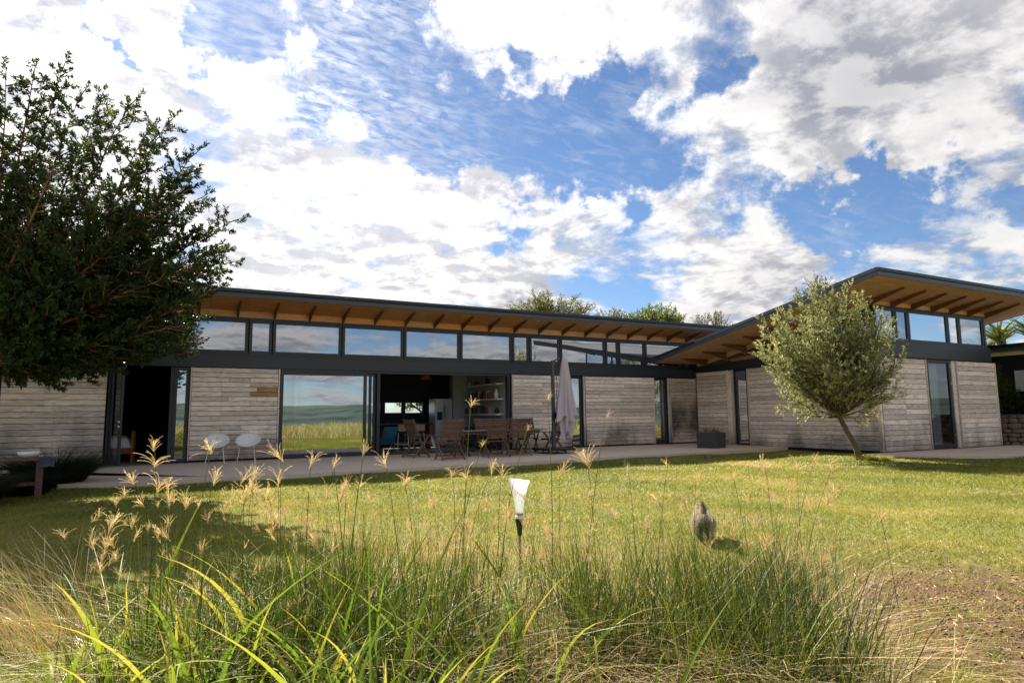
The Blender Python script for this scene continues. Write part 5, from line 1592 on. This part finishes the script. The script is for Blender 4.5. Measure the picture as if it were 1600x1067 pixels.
# the countless thinner ones
def mesh_arrays(me):
    v = np.empty(len(me.vertices)*3, dtype=np.float32); me.vertices.foreach_get('co', v)
    f = np.empty(len(me.loops), dtype=np.int32); me.loops.foreach_get('vertex_index', f)
    t = np.empty(len(me.vertices), dtype=np.float32); me.attributes['tint'].data.foreach_get('value', t)
    return v.reshape(-1, 3), f.reshape(-1, 4), t
sh = [mesh_arrays(m_) for m_ in small_heads+heads[:2]]
th = Mesher(); ts = Mesher()
for k in range(330):
    px = rng.uniform(140, 1310)
    py = rng.uniform(770, 960)
    P = at(px, py, rng.uniform(2.5, 3.9))
    az = rng.uniform(0, 6.28); ln = rng.uniform(0, 0.3); H = max(0.2, P[2]+0.11)
    v, f, tt = blades(np.array([[P[0]-math.cos(az)*ln*H, P[1]-math.sin(az)*ln*H, -0.11]]), np.array([az]), np.array([H]), np.array([0.0]), np.array([ln]), np.array([0.0026]), 6, np.array([rng.uniform(0, 0.8)]))
    ts.add(v, f, tt)
    hv, hf, ht_ = sh[rng.integers(0, 5)]
    sc_ = rng.uniform(0.35, 0.8)
    a2 = rng.uniform(0, 6.28); tl = rng.normal(0, 0.35)
    Rm = np.array(Matrix.Rotation(a2, 3, 'Z') @ Matrix.Rotation(tl+ln, 3, 'X'))
    th.add((hv*sc_) @ Rm.T+P, hf, ht_*0.6)
o = ts.link('thin_stems', M['stem']); tag(o, 'thin upright stems threading the foreground grass', 'grass', kind='stuff')
o = th.link('thin_seed_heads', M['seed']); tag(o, 'haze of small sparse seed heads low in the foreground grass', 'grass', kind='stuff')
# straw plume leaning in from the left edge
r_ = thing('straw_plume', 'straw-coloured grass plumes fanning up from the left edge', 'grass plume')
bsx = Mesher()
n = 330
base = np.tile(at(75, 1010, 2.6)[None, :], (n, 1))+rng.normal(0, 0.10, (n, 3))*np.array([1, 1, 0.2])
lf_az = math.atan2(-(-RT[1]), -RT[0]) if False else math.atan2(-RT[1], -RT[0])
bsx.add(*blades(base, lf_az+rng.normal(0, 0.55, n), rng.uniform(0.15, 0.50, n), rng.uniform(0.3, 1.1, n), rng.uniform(0.0, 0.5, n), rng.uniform(0.0015, 0.003, n), 5, rng.uniform(0.70, 1.0, n), droop=rng.uniform(0, 0.25, n)))
bsx.link('plume', M['tall'], r_)

# ------------------------------------------------------------------ garden torch
P = at(812, 836, 4.0)
tc_ = thing('garden_torch', 'garden torch with a flared frosted white shade on a black holder and cane', 'garden torch', (P[0], P[1], P[2]), math.radians(10))
dz = 1/249.0
B().tube([(0.005, 0, -(P[2]+0.12)), (0, 0, 0.02)], 0.009, 8).build('cane', M['teak_grey'], tc_)
B().lathe([(0, 0), (0.014, 0), (0.017, 0.03), (0.026, 0.09), (0.027, 0.10), (0, 0.10)], 16).build('holder', M['black'], tc_, smooth=False)
B().lathe([(0.018, 0.101), (0.028, 0.104), (0.028, 0.118), (0.018, 0.12)], 16).build('ring', M['whitepaint'], tc_)
B().lathe([(0.0, 0.121), (0.022, 0.121), (0.022, 0.14), (0.0, 0.14)], 16).build('burner', M['amber'], tc_)
mt, N = newmat('frosted_shade')
p_ = N.n('ShaderNodeBsdfPrincipled', {'Base Color': (0.78, 0.80, 0.80, 1), 'Roughness': 0.45})
tr_ = N.n('ShaderNodeBsdfTranslucent', {'Color': (0.8, 0.82, 0.82, 1)})
mx_ = N.n('ShaderNodeMixShader', {0: 0.6, 1: p_.outputs[0], 2: tr_.outputs[0]})
tp_ = N.n('ShaderNodeBsdfTransparent')
mx2 = N.n('ShaderNodeMixShader', {0: 0.12, 1: mx_.outputs[0], 2: tp_.outputs[0]})
N.n('ShaderNodeOutputMaterial', {'Surface': mx2.outputs[0]})
shd = B()
nn = 32
for (r__, z_) in ((0.022, 0.118), (0.027, 0.17), (0.038, 0.24), (0.052, 0.30), (0.068, 0.345)):
    for k in range(nn):
        a = 2*PI*k/nn
        shd.v.append((r__*math.cos(a)*(1+0.03*math.sin(a*6)), r__*math.sin(a), z_-0.012*math.cos(a)*(z_ > 0.3)))
for j in range(4):
    for k in range(nn): shd.f.append((j*nn+k, j*nn+(k+1) % nn, (j+1)*nn+(k+1) % nn, (j+1)*nn+k))
o = shd.build('lamp_shade', mt, tc_, smooth=True)

# ------------------------------------------------------------------ dog, walking away
def dog():
    D = at(1100, 852, 6.45)
    gz = float(ground_z(D[0], D[1]))
    t_ = thing('dog', 'shaggy grey-brown terrier trotting away over the lawn with its tail up', 'dog', (D[0], D[1], gz+0.008), math.radians(-42))
    # local: +Y is where it is heading
    V = [(0, -0.10, 0.235), (0, -0.17, 0.235), (0, 0.02, 0.235), (0, 0.15, 0.245), (0, 0.22, 0.285), (0, 0.27, 0.335), (0, 0.325, 0.33), (0, 0.385, 0.31)]
    R_ = [0.098, 0.082, 0.09, 0.088, 0.062, 0.052, 0.05, 0.022]
    E = [(0, 1), (0, 2), (2, 3), (3, 4), (4, 5), (5, 6), (6, 7)]
    def chain(frm, pts, rad):
        k = frm
        for p, r in zip(pts, rad):
            V.append(p); R_.append(r); E.append((k, len(V)-1)); k = len(V)-1
    for sx, ph in ((-1, 0.05), (1, -0.04)):
        chain(0, [(0.050*sx, -0.15+ph*0.3, 0.19), (0.048*sx, -0.10+ph, 0.13), (0.043*sx, -0.175+ph, 0.075), (0.041*sx, -0.17+ph, 0.018), (0.041*sx, -0.135+ph, 0.012)], [0.058, 0.044, 0.024, 0.018, 0.018])
    for sx, ph in ((-1, -0.05), (1, 0.05)):
        chain(3, [(0.052*sx, 0.15, 0.17), (0.052*sx, 0.13+ph*0.5, 0.12), (0.052*sx, 0.15+ph, 0.06), (0.052*sx, 0.15+ph, 0.015), (0.052*sx, 0.18+ph, 0.012)], [0.040, 0.026, 0.018, 0.016, 0.018])
    chain(1, [(0.004, -0.185, 0.305), (0.012, -0.195, 0.39), (-0.012, -0.185, 0.47)], [0.024, 0.018, 0.009])
    me = bpy.data.meshes.new('body')
    me.from_pydata(V, E, [])
    o = link('body', me, M['skin'], t_)
    sk = o.modifiers.new('skin', 'SKIN')
    for i, r in enumerate(R_): me.skin_vertices[0].data[i].radius = (r, r)
    me.skin_vertices[0].data[0].use_root = True
    o.modifiers.new('sub', 'SUBSURF').levels = 2
    o.modifiers['sub'].render_levels = 2
    bpy.context.view_layer.update()
    dg = bpy.context.evaluated_depsgraph_get()
    ev = bpy.data.meshes.new_from_object(o.evaluated_get(dg))
    o.modifiers.clear()
    ev.materials.clear(); ev.materials.append(M['skin'])
    for p in ev.polygons: p.use_smooth = True
    o.data = ev
    # fur
    nv = len(ev.polygons)
    cen = np.array([tuple(p.center) for p in ev.polygons]); nrm = np.array([tuple(p.normal) for p in ev.polygons]); ar = np.array([p.area for p in ev.polygons])
    n = 15000
    ii = rng.choice(nv, n, p=ar/ar.sum())
    P = cen[ii]+rng.normal(0, 0.006, (n, 3)); Nn = nrm[ii]
    flow = np.tile(np.array([[0, -0.55, -0.75]]), (n, 1))
    tail = (P[:, 1] < -0.12) & (P[:, 2] > 0.335)
    flow[tail] = (0, -0.15, 0.5)
    L = np.where(P[:, 2] > 0.12, rng.uniform(0.025, 0.055, n), rng.uniform(0.012, 0.028, n))
    L[tail] *= 0.42
    D1 = norm(Nn*0.75+flow*0.8+rng.normal(0, 0.28, (n, 3)))
    D2 = norm(D1+flow*0.8)
    S = norm(np.cross(D1, rng.normal(0, 1, (n, 3))))*0.0016
    m1 = P+D1*L[:, None]*0.5; m2 = m1+D2*L[:, None]*0.5
    v = np.stack([P-S, P+S, m1+S*0.8, m1-S*0.8, m1-S*0.8, m1+S*0.8, m2+S*0.1, m2-S*0.1], 1).reshape(-1, 3)
    dark = ((np.abs(P[:, 0]) < 0.05) & (P[:, 1] < -0.12) & (P[:, 2] < 0.24)) | (P[:, 2] < 0.10)  # shade between the hind legs painted into the fur; lower legs dark-haired
    tnt = rng.uniform(0.5, 1.0, n)*np.where(dark, 0.25, 1.0)*np.where(tail, 0.35, 1)
    t_.scale = (0.98, 0.92, 0.86)
    link('fur', np_mesh('fur', v, np.arange(len(v)).reshape(-1, 4), np.repeat(tnt, 8)), M['fur'], t_)
    for sx in (-1, 1):
        B().prism([(-0.022, 0), (0.022, 0), (0.012, -0.045), (-0.008, -0.05)], 'X', 0.0, 0.008).build('ear', M['skin'], t_, loc=(0.048*sx, 0.285, 0.375), rot=(0, 0.3*sx, 0))
        B().lathe([(0, -0.006), (0.006, 0), (0, 0.006)], 8).build('eye', M['black'], t_, loc=(0.024*sx, 0.352, 0.348))
    B().lathe([(0, -0.008), (0.010, 0), (0, 0.008)], 8).build('nose', M['black'], t_, loc=(0, 0.408, 0.313))
dog()
